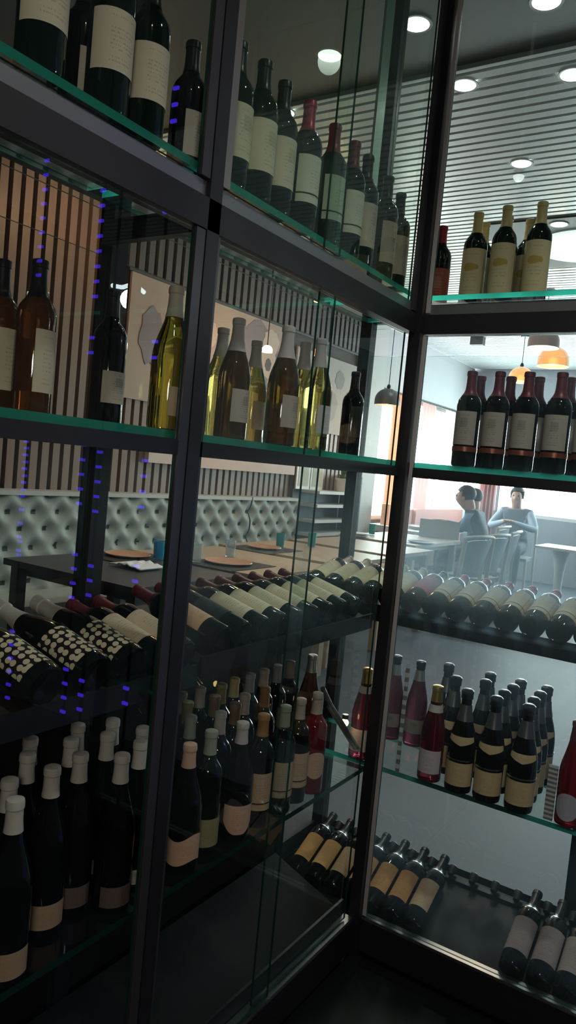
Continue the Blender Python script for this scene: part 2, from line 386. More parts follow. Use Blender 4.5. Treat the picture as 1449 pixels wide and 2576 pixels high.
S_yel = sp('burgundy', bottle_olive, c_white, .222, [LB(white_label, .045, .12, 50)])
for px, py, s, lab in [
    (564, 826, S_yel, 'white-wine bottle closest to the front post on the second shelf'),
    (603, 802, S_olive2, 'brown bottle with tall grey capsule, second from the front post'),
    (648, 858, S_olive, 'shorter looking olive bottle between the two tall capsules'),
    (738, 812, S_olive2, 'brown bottle with tallest pale capsule in the middle of the second shelf'),
    (771, 862, S_yel, 'olive bottle with pale capsule just right of the tallest one'),
    (821, 846, S_yel, 'last pale capsule bottle before the dark rear post on the second shelf')]:
    p = onz(px, py, Z2+.30); p.x = max(min(p.x, -1.055), -1.31)
    leftb(px, py, -1-p.x, Z2, s, lab, G2)
leftb(889, 1010, .27, Z2, sp('bordeaux', bottle_dark, c_black, .24), 'unlabelled dark bottle by the rear corner post on second shelf', G2)
# --- second shelf, right run: dark reds with copper band
S_cop = sp('bordeaux', bottle_dark, c_wine, .222, [LB(grey_label, .068, .172, 62)], [('copper_band', copper, .047, .062)])
GR2 = 'copper banded bottles on the second shelf'
for i, (px, py, off) in enumerate([(1174, 1080, .07), (1244, 1080, .07), (1318, 1080, .07), (1399, 1090, .07), (1478, 1095, .07)]):
    rightb(px, py, off, Z2, S_cop, 'dark red-capsule bottle with copper band, %s in front from the corner post' % ORD[i], GR2)
for i, (px, py, off) in enumerate([(1199, 1060, .17), (1275, 1060, .17), (1346, 1060, .17), (1424, 1065, .17)]):
    rightb(px, py, off, Z2, S_cop, 'dark red-capsule bottle in the rear row of second shelf, %s from the corner post' % ORD[i], GR2)

# --- lying bottles on the slanted middle rack
TL = math.radians(14.2)
def lying(base, horiz, tilt, spec, label, group, roll=0.):
    h = Vector(horiz); a = (h*math.cos(tilt)+Vector((0, 0, 1))*math.sin(tilt)).normalized()
    n = (-h*math.sin(tilt)+Vector((0, 0, 1))*math.cos(tilt)).normalized(); s = a.cross(n)
    q = math.radians(roll); n2 = n*math.cos(q)+s*math.sin(q); s2 = a.cross(n2)
    m = Matrix((n2, s2, a)).transposed().to_4x4(); m.translation = base
    return bottle(None, spec, label, group, mx=m)
NK = [('neck_ring', silver, .205, .213)]
S_l = sp('bordeaux', bottle_green, c_wine, .226, [LB(pp('ivory label paper', (.80, .70, .48)), .05, .165, 78)])
S_lp = sp('bordeaux', bottle_dark, c_wine, .226, [LB(pp('cream lying label', (.74, .58, .42)), .05, .165, 78)])
S_ldk = sp('bordeaux', bottle_green, c_wine, .226, [LB(pp('near black label', (.02, .025, .03), (.1, .1, .1)), .06, .15, 60)])
S_lo = sp('bordeaux', bottle_dark, c_wine, .226, [LB(pp('apricot label', (.80, .50, .30)), .05, .15, 70)])
S_spot = sp('champagne', bottle_dark, c_white, .232, [LB(spot_label, .022, .13, 68)], name='sparkling_wine_bottle')
GL3 = 'bottles lying on the middle rack of the left run'
XB, ZB, ZL, ZN = -1.052, 1.190, 1.172, 1.157
for i, (px, py) in enumerate(((50, 1705), (178, 1665), (272, 1632))):
    ysp = onx(px, py, -1.125).y
    lying((XB, ysp, ZN+.0052), (-1, 0, 0), TL, S_spot, 'lying sparkling bottle with cream-dotted black label, %s from the left edge' % ORD[i], GL3, -12)
yl = max(1.150, ysp+.0825)
seq = [(yl, S_lp, 'lying cream label bottle touching the last dotted bottle'), (yl+.080, S_lp, 'lying cream label bottle just left of the front post'),
       (1.404, S_lo, 'lying bottle with apricot label just right of the front post'),
       (1.488, S_ldk, 'lying bottle without a light label beside the apricot one')]
for i in range(7): seq.append((1.573+.0845*i, S_l, 'lying ivory label bottle on left run rack, %s from the front post' % ORD[i]))
for y, s, lab in seq: lying((XB, y, ZN if y < 1.3 else ZL), (-1, 0, 0), TL, s, lab, GL3, -8)
S_tan = sp('bordeaux', bottle_green, c_tan, .226, [LB(pp('ivory label paper', (.80, .70, .48)), .05, .17, 80)], NK)
S_rl = sp('bordeaux', mat('plum dark glass', (.05, .01, .015), .08), c_black, .226, [LB(rose_label, .06, .175, 80)], NK)
S_rc = sp('bordeaux', bottle_dark, c_red, .240, [LB(pp('buff label paper', (.66, .50, .33), (.3, .2, .12), 'stripe'), .05, .175, 80)], NK)
GR3 = 'bottles lying on the middle rack of the right run'
n = {'t': 0, 'r': 0}
for k in range(-9, 4):
    s = S_tan if k <= -5 else (S_rl if k == -4 else S_rc)
    if k <= -5: lab = 'lying tan-capsule bottle in the cabinet corner, %s from the rear corner post' % ORD[n['t']]; n['t'] += 1
    elif k == -4: lab = 'lying bottle with rose pink label right of the corner post'
    else: lab = 'lying red-capsule bottle with buff label, %s after the rose pink label' % ORD[n['r']]; n['r'] += 1
    lying((-.637+.0785*max(k, -5)+.0759*min(k+5, 0), B+.048, ZB), (0, 1, 0), TL, s, lab, GR3)

# --- fourth shelf: standing bottles seen from above; capsule tops fix where they stand
def topb(px, py, h, z, spec, label, group, side, face):
    p = onz(px, py, z+h)
    if side == 'L' and not -1.318 <= p.x <= -1.068: p = onx(px, py, max(min(p.x, -1.068), -1.318))
    if side == 'R' and not B+.062 <= p.y <= B+D-.04: p = ony(px, py, max(min(p.y, B+D-.04), B+.062))
    return bottle((p.x, p.y, z+.0004), spec, label, group, math.radians(face))
S_pl = sp('burgundy', bottle_dark, c_white, .246, [LB(pp('dull peach label', (.48, .32, .22), (.3, .16, .1)), .015, .06, 62)])
S_pl3 = sp('burgundy', bottle_dark, c_white, .246, [LB(pp('dim mauve label', (.16, .11, .11), (.05, .04, .04)), .015, .055, 50)])
S_pl2 = sp('burgundy', bottle_dark, c_white, .246, [LB(grey_label, .02, .05, 40)])
G4 = 'pale capsule bottles on the fourth shelf left of the front post'
L4 = [(37, 2030, 0), (23, 1958, 1), (6, 1914, 1), (129, 1922, 0), (82, 1884, 1), (106, 1872, 1), (168, 1856, 1), (217, 1887, 0), (227, 1824, 1), (260, 1815, 1), (278, 1853, 1), (305, 1856, 1), (323, 1896, 0), (355, 1836, 1)]
Ld = ['pale capsule bottle lowest in the left corner, peach label at its foot', 'pale capsule bottle right behind the lowest one, cut by the left edge', 'pale capsule barely visible at the left edge above the others',
      'pale capsule bottle with yellowish label, second of the front row', 'grey-green capsule bottle under the dotted sparkling bottles', 'capsule peeping out just right of the grey-green capsule',
      'wide pale capsule in the middle row behind the second front bottle', 'pale capsule bottle, third of the front row with dim foot label', 'capsule with slanting shadow edge right under the rack lip',
      'rearmost small capsule close under the rack lip', 'pale capsule in the middle row behind the last front bottle', 'narrow capsule half covered right of the middle row one', 'pinkish topped capsule, last of the front row before the post', 'slim pale capsule next to the front post']
for (px, py, b), lab in zip(L4, Ld): topb(px, py, .33, Z4, S_pl2 if b else (S_pl if px < 200 else S_pl3), lab, G4, 'L', -28).scale = (1, 1, 1.1)
G5 = 'bottles on the fourth shelf between the front and corner posts'
def s4(cap, lab=None, kind='bordeaux', gl=None): return sp(kind, gl or bottle_dark, cap, .246 if kind != 'bordeaux' else .242, [lab] if lab else [])
M4 = [(477, 1895, s4(c_peach, LB(peach_label, .03, .09, 68, 'wave'), 'burgundy'), 'peach capsule bottle with wavy peach label by the front post'),
      (533, 1837, s4(c_green, LB(olive_label, .02, .09, 66)), 'sage capsule bottle with olive label and oval neck medal'),
      (612, 1816, s4(c_white, LB(peach_label, .02, .095, 60, 'shield'), 'burgundy'), 'pale capsule bottle with rounded peach label on fourth shelf'),
      (665, 1796, s4(c_orange, LB(tan_stripe, .05, .15, 75)), 'ochre capsule bottle with striped tan label, front of fourth shelf'),
      (719, 1780, s4(c_green, LB(tan_stripe, .05, .15, 70)), 'sage capsule bottle with striped tan label behind the glass edge'),
      (758, 1757, s4(c_beige, LB(tan_stripe, .05, .15, 70)), 'beige capsule bottle with striped label left of the red bottle'),
      (798, 1768, sp('bordeaux', bottle_red, c_beige, .238, [LB(peach_label, .05, .13, 55, 'round')]), 'red glass bottle with round label near the cabinet corner'),
      (481, 1800, s4(c_green), 'sage capsule bottle behind the peach capsule'),
      (556, 1790, s4(c_white), 'white capsule bottle in the second row of fourth shelf'),
      (584, 1764, s4(c_brown), 'brown capsule bottle right of the white second row capsule'),
      (472, 1762, s4(c_olive), 'olive capsule bottle against the front post, third row'),
      (518, 1742, s4(c_brown), 'dark brown capsule bottle in the third row'),
      (557, 1715, s4(c_beige), 'beige capsule bottle in the third row beside the olive one'),
      (594, 1705, s4(c_cream), 'cream capsule bottle near the rear of fourth shelf'),
      (575, 1690, s4(c_olive), 'olive capsule bottle partly covered by the cream capsule'),
      (617, 1745, s4(c_beige), 'short looking beige capsule between brown and ochre ones'),
      (668, 1728, s4(c_orange), 'tall ochre brown capsule in the third row'),
      (645, 1680, s4(c_beige), 'long beige capsule in the rear row'),
      (697, 1660, s4(c_pinkb), 'dusty pink capsule in the rear row'),
      (639, 1636, s4(c_grey), 'grey capsule highest in the rear under the rack lip'),
      (686, 1622, s4(c_grey), 'second grey capsule highest in the rear under the rack lip'),
      (495, 1724, s4(c_grey), 'grey capsule bottle at the back right of the front post'),
      (787, 1652, s4(c_silver, None, 'clear', bottle_amber), 'clear slim bottle in the rear by the cabinet corner')]
for px, py, s, lab in M4: topb(px, py, .30, Z4, s, lab, G5, 'L', -38)
G6 = 'dark sparkling bottles on the fourth shelf of the right run'
S_chp = sp('champagne', bottle_dark, c_black, .292, [LB(yellow_label, .025, .098, 70), ('shoulder_label', yellow_label, .152, .180, 66, 'vee', 0.)],
           [('neck_foil', mat('grey neck foil', (.20, .21, .22), .3, .6), .225, .275), ('silver_line', silver, .104, .108)], name='sparkling_wine_bottle')
S_ros = sp('clear', bottle_plum, c_black, .280, [LB(grey_label, .05, .10, 60)], [('neck_foil', capm('pale neck foil', (.55, .60, .58), .3, .3), .238, .276)], name='rose_wine_bottle')
S_pnk = sp('clear', bottle_rose, c_gold, .258, [LB(pink_label, .03, .105, 62)], [('white_band', mat('white band', (.75, .73, .68), .5), .225, .248)], name='rose_wine_bottle')
for px, py, h, s, lab in [(1002, 1640, .309, S_ros, 'plum bottle with pale neck foil against the corner post'), (1062, 1652, .309, S_ros, 'plum bottle with pale neck foil in the rear, second from corner post'),
                  (1103, 1724, .309, S_pnk, 'rose wine bottle with gold foil and pinkish white label')]:
    topb(px, py, h, Z4, s, lab, 'rose bottles on the fourth shelf', 'R', -80)
topb(925, 1690, .309, Z4, S_pnk, 'rose bottle glimpsed left of the corner post on the fourth shelf', 'rose bottles on the fourth shelf', 'R', -80)
SPK = []
for (r, i), (px, py) in {(0,0):(1177,1734),(0,1):(1149,1701),(0,2):(1131,1669),(1,0):(1249,1753),(1,1):(1224,1710),(1,2):(1239,1690),(2,0):(1330,1774),(2,1):(1268,1738),(2,2):(1294,1722),(2,3):(1315,1708),(3,1):(1344,1755),(3,2):(1358,1740),(3,3):(1377,1726)}.items():
    p = onz(px, py, Z4+.323)
    lab = ('dark sparkling bottle with pale yellow labels, %s in front from the left' % ORD[r]) if i == 0 else \
          ('dark sparkling bottle in %s file from the left, %s row from the front' % (ORD[r], ORD[i]))
    SPK.append([p.x, max(min(p.y, B+D-.034), B+.0587), lab])
SPK.sort(key=lambda a: a[1])
for k, a in enumerate(SPK):
    for b_ in SPK[:k]:
        dx = a[0]-b_[0]
        if abs(dx) < .0885 and math.hypot(dx, a[1]-b_[1]) < .0885: a[1] = b_[1]+math.sqrt(.0885**2-dx*dx)
    bottle((a[0], a[1], Z4+.0004), S_chp, a[2], G6, math.radians(-78))
S_pear = sp('clear', bottle_red, c_wine, .25, [LB(pp('white lilac label', (.62, .60, .68), (.4, .35, .5)), .02, .10, 55, 'round')], name='rose_wine_bottle')
rightb(1436, 1990, .07, Z4, S_pear, 'red bottle with round white label at the right edge of fourth shelf', 'rose bottles on the fourth shelf')

# neighbours on a shelf keep a small gap, and stay between the panes
def settle():
    for zs in (Z1, Z2, Z4):
        bs = [[o, max(p[0] for p in PROF[k])*o.scale.x+.0013, o.location.x, o.location.y] for o, k in STAND if abs(o.location.z-zs) < .01]
        for it in range(400):
            moved = False
            for i, a in enumerate(bs):
                for b in bs[:i]:
                    dx, dy = a[2]-b[2], a[3]-b[3]; d = math.hypot(dx, dy); g = a[1]+b[1]+.0006
                    if d < g:
                        moved = True; q = (g-d)/2*1.02/max(d, 1e-5); a[2] += dx*q; a[3] += dy*q; b[2] -= dx*q; b[3] -= dy*q
                x, y, r = a[2], a[3], a[1]
                if y < B-.02: a[2] = min(max(x, XI-.0115+r), (-1.0145 if y < 1.12 else (-1.0385 if y < 1.25 else -1.0245))-r)
                else: a[3] = min(max(y, B+.0145+r if x > -1.02 else B-.02), B+D+.0115-r); a[2] = max(x, XI-.0115+r)
            if not moved: break
        for o, r, x, y in bs: o.location.x, o.location.y = x, y
XI = -1-D
settle()
# --- lying bottles on the lowest rack of the right run
T5 = math.radians(25)
S_or = sp('bordeaux', bottle_dark, c_black, .222, [LB(orange_label, .055, .165, 58)], [('neck_ring', silver, .214, .220)])
S_pk = sp('bordeaux', bottle_dark, c_black, .222, [LB(pp('mauve grey label', (.50, .40, .38), (.28, .2, .2)), .05, .17, 72)], [('neck_ring', silver, .214, .220)])
S_or2 = dict(S_or, labels=[LB(pp('sand label paper', (.62, .42, .26), (.35, .2, .12)), .055, .165, 58)])
GB = 'bottles lying on the lowest rack'
for i in range(7):
    lying((-.829-.0763*(6-i), B+.058, .138), (0, 1, 0), T5, S_or if i not in (2, 6) else S_or2, 'lying orange label bottle on the lowest rack, %s from its left end' % ORD[i], GB)
for i, (px, py) in enumerate([(1301, 2380), (1369, 2412), (1437, 2438)]):
    p = ony(px, py, B+.115); lying((p.x, B+.058, .138), (0, 1, 0), T5, S_pk, 'lying mauve label bottle on the lowest rack, %s after the empty pegs' % ORD[i], GB)

# ------------------------------------------------------------------ wine cabinet
CE = 3.40                                # ceiling height
cab = thing('wine_cabinet', 'L-shaped black metal wine display cabinet with glass panes', 'cabinet', (-1, B, 0))
def cp(name, mb, mats, label=None, bevel=0):
    o = mb.build(name, mats, cab, Vector((1, -B, 0)), 0, bevel)
    if label: o['label'] = label
    return o
XR, YN = .25, .30                       # ends of the two runs outside the picture
w = .038
XI, YI = -1-D, B+D
def post(x0, y0, x1, y1): cp('post', box((x0, y0, 0), (x1, y1, CE-.002)), black, None, .003)
post(-1-w, 1.163, -1, 1.201); post(-1.022, B-.019, -.9835, B+.019); post(-1-w, YN-.04, -1, YN); post(XR, B, XR+w, B+w)
post(XI-.045, 1.25, XI+.0, 1.30); post(XI-.035, YI-.011, XI+.010, YI+.035); post(-.425, YI-.010, -.375, YI+.035); post(XI-.04, YN-.04, XI+.01, YN-.001); post(XR, YI-.010, XR+.05, YI+.035)
# door frame strips beside the posts
cp('frame_strip', box((-1.016, 1.135, .14), (-1.002, 1.161, 2.05)), grey_metal); cp('frame_strip', box((-1.016, 1.135, 2.15), (-1.002, 1.161, CE-.01)), grey_metal)
cp('frame_strip', box((-1.016, 1.203, 2.15), (-1.002, 1.225, CE-.01)), mat('brushed alloy', (.36, .35, .32), .35, .7)); cp('frame_strip', box((-1.014, 1.203, .14), (-1.004, 1.212, 2.05)), grey_metal)
pal = mat('pale alloy frame', (.58, .58, .57), .5, .15); cp('frame_strip', box((-.982, B+.003, .14), (-.970, B+.016, 2.05)), pal); cp('frame_strip', box((-.982, B+.003, 2.12), (-.970, B+.016, CE-.01)), pal)
cp('frame_strip', box((-1.016, 2.168, 2.12), (-1.004, 2.196, CE-.01)), grey_metal)
def beam(z0, z1, back=True, m=black, name='beam', inset=0.):
    cp(name, box((-1-w, YN, z0), (-1-inset, B-.02, z1)), m, None, .002); cp(name, box((-.983, B+inset, z0), (XR, B+w, z1)), m, None, .002)
    if back is True: back = z0, z1
    if back: cp(name, box((XI-.03, YN, back[0]), (XI-.0005, YI-.012, back[1])), m); cp(name, box((XI+.011, YI+.001, back[0]), (XR, YI+.03, back[1])), m)
beam(2.052, 2.113, (2.17, 2.235)); beam(2.1135, 2.147, False, mat('pale alloy strip', (.30, .32, .33), .32, .7), 'alloy_strip', .012); beam(.02, .128, True, black, 'bottom_rail')
beam(.1285, .134, False, silver, 'trim_strip', .004)
beam(1.600, 1.6315, True, black, 'shelf_bar', .004)
for x0, y0, x1, y1 in [(XI+.03, YN, -1-w, 1.16), (XI+.05, 1.205, -1-w, B-.02), (-.98, B+w, -.42, YI-.03)]:
    cp('bottom_board', box((x0, y0, .02), (x1, y1, .05)), mat('black board', (.005, .005, .005), .7, spec=.15))
for y in (1.18, .32): cp('beam', box((XI+.05, y-.012, 2.052), (-1-w, y+.012, 2.10)), black); cp('shelf_bar', box((XI+.05, y-.012, 1.60), (-1-w, y+.012, 1.6315)), black)
for y in (1.18,): cp('shelf_bar', box((XI+.05, y-.012, .60), (-1-w, y+.012, .618)), black)
pedge = mat('dark green pane edge', (.006, .05, .035), .25)
cp('back_panel', box((XI-.028, YN+.02, .14), (XI-.020, 2.33, 1.14)), noisy('dark brown back panel', (.012, .009, .008), (.02, .015, .012), 4, .5, (1, 1, 6)))
# glass panes: sliding pairs overlap in the middle bay
def gpane(x0, y0, z0, x1, y1, z1, m=glass_c): cp('glass_pane', box((x0, y0, z0), (x1, y1, z1), mis=[1, 1] + [0 if (x1-x0 > .02) == (i in (2, 4)) else 1 for i in range(2, 6)]), [m, pedge])
for z0, z1, m in [(.14, 2.048, pane('glare haze glass', (.95, .98, .975), .07, (.68, .88, .95), 1.5, True)), (2.15, CE-.01, glass_g)]:  # mid bay lower panes carry a milder painted glare haze
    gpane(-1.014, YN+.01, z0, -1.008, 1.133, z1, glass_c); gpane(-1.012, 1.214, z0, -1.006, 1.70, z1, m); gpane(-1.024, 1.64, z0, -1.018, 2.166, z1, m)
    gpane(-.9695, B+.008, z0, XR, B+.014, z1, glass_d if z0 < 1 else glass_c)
    gpane(XI+.012, YI+.012, z0, XR, YI+.018, z1); gpane(XI-.018, 1.302, z0, XI-.012, YI-.013, z1); gpane(XI-.018, YN+.01, z0, XI-.012, 1.248, z1)
cp('glass_edge_strip', box((XI+.02, YI-.175, 2.22), (XI+.03, YI-.115, CE-.01)), mat('frosted green glass strip', (.30, .44, .36), .2, 0, 0), 'pale green glass edge strip')
# slotted uprights carrying the fourth shelf
slot_m = paper('slotted upright', (.80, .78, .74), (.25, .25, .26), 'slots')
def upright(x, y, z0, z1, wd, label):
    o = MB(); o.box((-wd/2, -.004, 0), (wd/2, .004, z1-z0), 0); me = o.build('slotted_upright', slot_m, None, (x, y, z0))
    ul = o and me.data.uv_layers.new(name='UVMap')
    for lp in me.data.loops: ul.data[lp.index].uv = (.5, me.data.vertices[lp.vertex_index].co.z/(z1-z0))
    return tag(me, label, 'shelf upright')
p = ony(1003, 1900, B+.03); upright(p.x, B+.03, Z4+.002, 1.0, .011, 'thin slotted upright standing beside the corner post on the fourth shelf')
p = ony(1385, 2000, B+.05); upright(p.x, B+.05, Z4+.002, .80, .026, 'broad white slotted upright left of the red bottle on the fourth shelf')
# glass shelves
edge_lo = edge_glass('dimmed shelf glass edge', (.03, .22, .17))  # darker copy of the edge glass, dimmer light put into its colour
def shelf(a, c, label):
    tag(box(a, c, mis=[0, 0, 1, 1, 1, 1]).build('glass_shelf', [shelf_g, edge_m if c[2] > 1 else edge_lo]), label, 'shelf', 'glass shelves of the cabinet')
x0, x1 = XI+.002, -1.028
lv = {Z1: 'top', Z2: 'second', Z4: 'fourth'}
for z, nm in lv.items():
    t = .016
    shelf((x0, YN+.012, z-t), (x1, 1.160, z), 'green edged glass %s shelf left of the front post' % nm)
    shelf((x0, 1.205, z-t), (x1, B+.0, z), 'green edged glass %s shelf between the front and corner posts' % nm)
    shelf((x0, B+.041, z-t), (XR-.01, YI-.032, z), 'green edged glass %s shelf of the right run' % nm)
# slanted racks
def rack(name, L0, L1, side, zf, tilt, depth, label, lip, pegs=False):
    root = thing(name, label, 'rack', (0, 0, 0)); wenge = mat('black board', (.005, .005, .005), .7, spec=.15) if zf == .125 else globals()['wenge']
    t = math.tan(tilt); v0 = .0395
    def bx(n, u0, v0, za, u1, v1, zb, m, sh=0.):
        mb = MB(); vs = []
        for dz, vv in ((za, v0), (za, v1), (zb, v0), (zb, v1)): pass
        def P(u, v, z): return (-1-v, u, z) if side == 'L' else (u, B+v, z)
        c = [P(u0, v0, za+v0*sh), P(u1, v0, za+v0*sh), P(u1, v1, za+v1*sh), P(u0, v1, za+v1*sh), P(u0, v0, zb+v0*sh), P(u1, v0, zb+v0*sh), P(u1, v1, zb+v1*sh), P(u0, v1, zb+v1*sh)]
        fs = [(3,2,1,0),(4,5,6,7),(0,1,5,4),(1,2,6,5),(2,3,7,6),(3,0,4,7)]
        mb.add(c, fs if side == 'R' else [tuple(reversed(f)) for f in fs])
        return mb.build(n, m, root)
    if side == 'R' and not pegs:
        bx('front_support', L0, .0485, zf-.012, L1, .085, zf, wenge, t); bx('rear_support', L0, .262, zf-.012, L1, .30, zf+.004, wenge, t)
    else: bx('board', L0, .0485, zf-.012, L1, depth, zf, wenge, t)
    bx('front_lip', L0, v0, zf+lip[0], L1, v0+.0085, zf+lip[1], black)
    if pegs:
        bx('rear_rail', L0, depth-.035, zf+.002, L1, depth-.02, zf+.013, black, t)
        for u in [-1.2485+.0763*k for k in range(10)]+[-.463, -.383, -.305]:
            m = MB(); P = Matrix.Translation((u, B+depth-.026, zf+.024+t*depth)) @ Matrix.Rotation(math.radians(90)+tilt, 4, 'X')
            m.lathe([(0, -.018), (.010, -.018), (.0145, -.013), (.015, .004), (.011, .012), (.010, .02), (0, .02)], 16, 0, P)
            m.build('peg', mat('dark rubber peg', (.02, .018, .018), .5), root)
    return root
rzf = lambda zb, v: zb-.0380/math.cos(TL)-v*math.tan(TL)-.0005
rack('bottle_rack', YN+.02, 1.305, 'L', rzf(ZN, .052), TL, .335, 'slanted black bottle rack of the left bay at mid height', (-.018, .03))
rack('bottle_rack', 1.32, B-.03, 'L', rzf(ZL, .052), TL, .335, 'slanted black bottle rack between the front and corner posts', (-.018, .03))
rack('bottle_rack', XI+.03, XR-.01, 'R', rzf(ZB, .048), TL, .325, 'slanted black bottle rack of the right run at mid height', (-.026, .006))
rz5 = .138-.0380/math.cos(T5)-.058*math.tan(T5)-.0005
rack('bottle_rack', XI+.03, -.2, 'R', rz5, T5, .325, 'lowest slanted rack with round pegs along its rear rail', (-.012, .03), True)
rack('bottle_rack', YN+.02, B-.03, 'L', .125, math.radians(20), .32, 'dark empty slanted rack at the bottom of the left run', (-.02, .06))
# lamp clip and small bracket on the left rack
t = thing('corner_bracket', 'shiny metal bracket in the cabinet corner below the middle rack', 'bracket', (0, 0, 0))
pc = onz(898, 1880, .682); pa, pb = onx(812, 1732, pc.x), onx(832, 1775, pc.x)
MB().tube([pa, pb, pc], .008, 10).build('rail', silver, t); MB().tube([pb+Vector((0, -.015, .0)), pc+Vector((0, -.015, 0))], .006, 8).build('rail', silver, t)
p = onx(868, 1812, pc.x-.03)
t = thing('cabinet_lamp', 'small glowing warm lamp in the cabinet corner above the red bottle', 'lamp', p)
MB().lathe([(0, .02), (.010, .02), (.010, .006), (.004, .004)], 16).build('cap', silver, t)
MB().ball((0, 0, -.008), .013).build('bulb', mat('warm bulb', (1, .7, .3), .4, emit=(1, .62, .22), es=9), t)

# ------------------------------------------------------------------ rooms
FR = .20                                 # the dining room floor is one step up
XW, YE = -4.2, 11.6
floor_m = noisy('dark aisle floor', (.005, .008, .007), (.009, .012, .011), 5, .34, spec=.3)
rfl = noisy('grey dining floor', (.06, .068, .085), (.085, .093, .11), 2.5, .5, (1, 1, 1), 0, .02, .12)
dark_wall = noisy('dark plaster', (.03, .03, .032), (.045, .045, .047), 4, .7)
struct('floor', box((-1.0-.05, -3, -.1), (3.2, B+.02, 0)), floor_m)
struct('floor_dining', MB().box((XW-.1, -3, -.1), (XI-.02, YI+.05, FR)).box((XW-.1, YI+.05, -.1), (3.2, YE+.1, FR)), rfl)
struct('floor_base', MB().box((XI-.02, -3, -.1), (-1.05, YI+.05, .015)).box((-1.05, B+.02, -.1), (3.2, YI+.05, .015)), floor_m)
struct('wall_back', box((XW-.1, -3.1, -.1), (3.3, -3, CE+.2)), dark_wall); struct('wall_right', box((3.2, -3, -.1), (3.3, YE+.1, CE+.2)), dark_wall)
soffit_m = noisy('dark soffit paint', (.07, .085, .082), (.09, .11, .105), 3, .5)
struct('ceiling_soffit', MB().box((XW, -3, CE), (3.2, 3.14, CE+.1)), soffit_m)
slm = mat('white glossy slat', (.66, .70, .69), .24, spec=.6)
m = MB(); y = 3.15
while y < YE-.06: m.box((XW, y, CE+.0), (3.2, y+.051, CE+.018)); y += .075
struct('ceiling', m, slm); struct('ceiling_void', box((XW, 3.14, CE+.05), (3.2, YE, CE+.12)), mat('ceiling void', (.018, .024, .025), .8))
struct('trim_1', box((XW, 3.141, CE-.02), (3.2, 3.149, CE+.06)), mat('grey trim', (.42, .44, .43), .5))
# left wall with vertical slats, mural, bulkhead and windows; end wall with a window band
wallp = noisy('dark brown wall', (.055, .038, .03), (.08, .055, .042), 3, .7)
grey_p = noisy('light grey plaster', (.52, .52, .54), (.58, .58, .6), 2, .7); beige_p = noisy('beige plaster', (.42, .38, .34), (.48, .43, .39), 3, .7)
m = MB(); m.box((XW-.1, -3, 0), (XW, 8.35, CE)); m.box((XW-.1, 8.35, 2.65), (XW, YE, CE)); m.box((XW-.1, 8.35, 0), (XW, YE, 1.02))
struct('wall_left', m, wallp)
struct('wall_left_bulkhead', box((XW, 8.36, 2.66), (XW+.03, YE-.03, CE-.001)), grey_p)
wood = noisy('pinkish wood slat', (.27, .18, .135), (.19, .12, .088), 5, .5, (6, 6, .5)); dwood = noisy('dark slat', (.06, .058, .056), (.085, .08, .076), 5, .55, (6, 6, .5))
m = MB(); y = .4
while y < 8.2: m.box((XW+.001, y, FR), (XW+.04, y+.058, 2.0 if y > 3.98 else CE-.02)); y += .092
struct('wall_left_slats', m, wood)
m = MB(); y = 4.0
while y < 8.2: m.box((XW+.001, y, 2.95), (XW+.04, y+.06, CE-.02)); y += .1
struct('wall_left_upper_slats', m, dwood)
struct('column', box((XW+.001, 7.74, FR), (XW+.07, 8.34, CE-.001)), noisy('column plaster', (.55, .54, .54), (.63, .62, .61), 3, .6))
m = MB(); m.box((XW, YE, 0), (3.2, YE+.1, 1.16)); m.box((XW, YE, 2.62), (3.2, YE+.1, CE+.1)); m.box((-3.88, YE, 1.16), (-3.62, YE+.1, 2.62)); m.box((1.2, YE, 1.16), (3.2, YE+.1, 2.62))
struct('wall_end', m, noisy('grey blue dado', (.30, .32, .36), (.36, .38, .42), 3, .6))
struct('trim_2', MB().box((XW+.031, 8.36, 2.64), (XW+.05, YE-.03, 2.67)).box((XW+.04, 4.0, 2.925), (XW+.052, 8.0, 2.945)), mat('dark trim', (.05, .05, .05), .5))
win_f = mat('white window frame', (.75, .74, .72), .4)
def window(nm, side, a0, a1, z0, z1, nb):
    root = bpy.data.objects.new(nm, None); C.objects.link(root); root['kind'] = 'structure'
    m = MB(); g = MB()
    def bx(M_, u0, za, u1, zb, d0, d1):
        if side == 'L': M_.box((XW-d1, u0, za), (XW-d0, u1, zb))
        else: M_.box((u0, YE+d0, za), (u1, YE+d1, zb))
    for i in range(nb+1):
        u = a0+(a1-a0)*i/nb; bx(m, max(a0, u-.025), z0, min(a1, u+.025), z1, .03, .08)
    bx(m, a0, z0, a1, z0+.05, .028, .082); bx(m, a0, z1-.05, a1, z1, .028, .082)
    bx(g, a0, z0, a1, z1, .05, .056)
    m.build('window_frame', win_f, root); g.build('window_glass', glass_c, root)
window('window_1', 'L', 8.36, YE-.02, 1.02, 2.65, 3); window('window_2', 'E', XW+.02, -3.89, 1.16, 2.62, 1); window('window_3', 'E', -3.61, 1.19, 1.16, 2.62, 3)
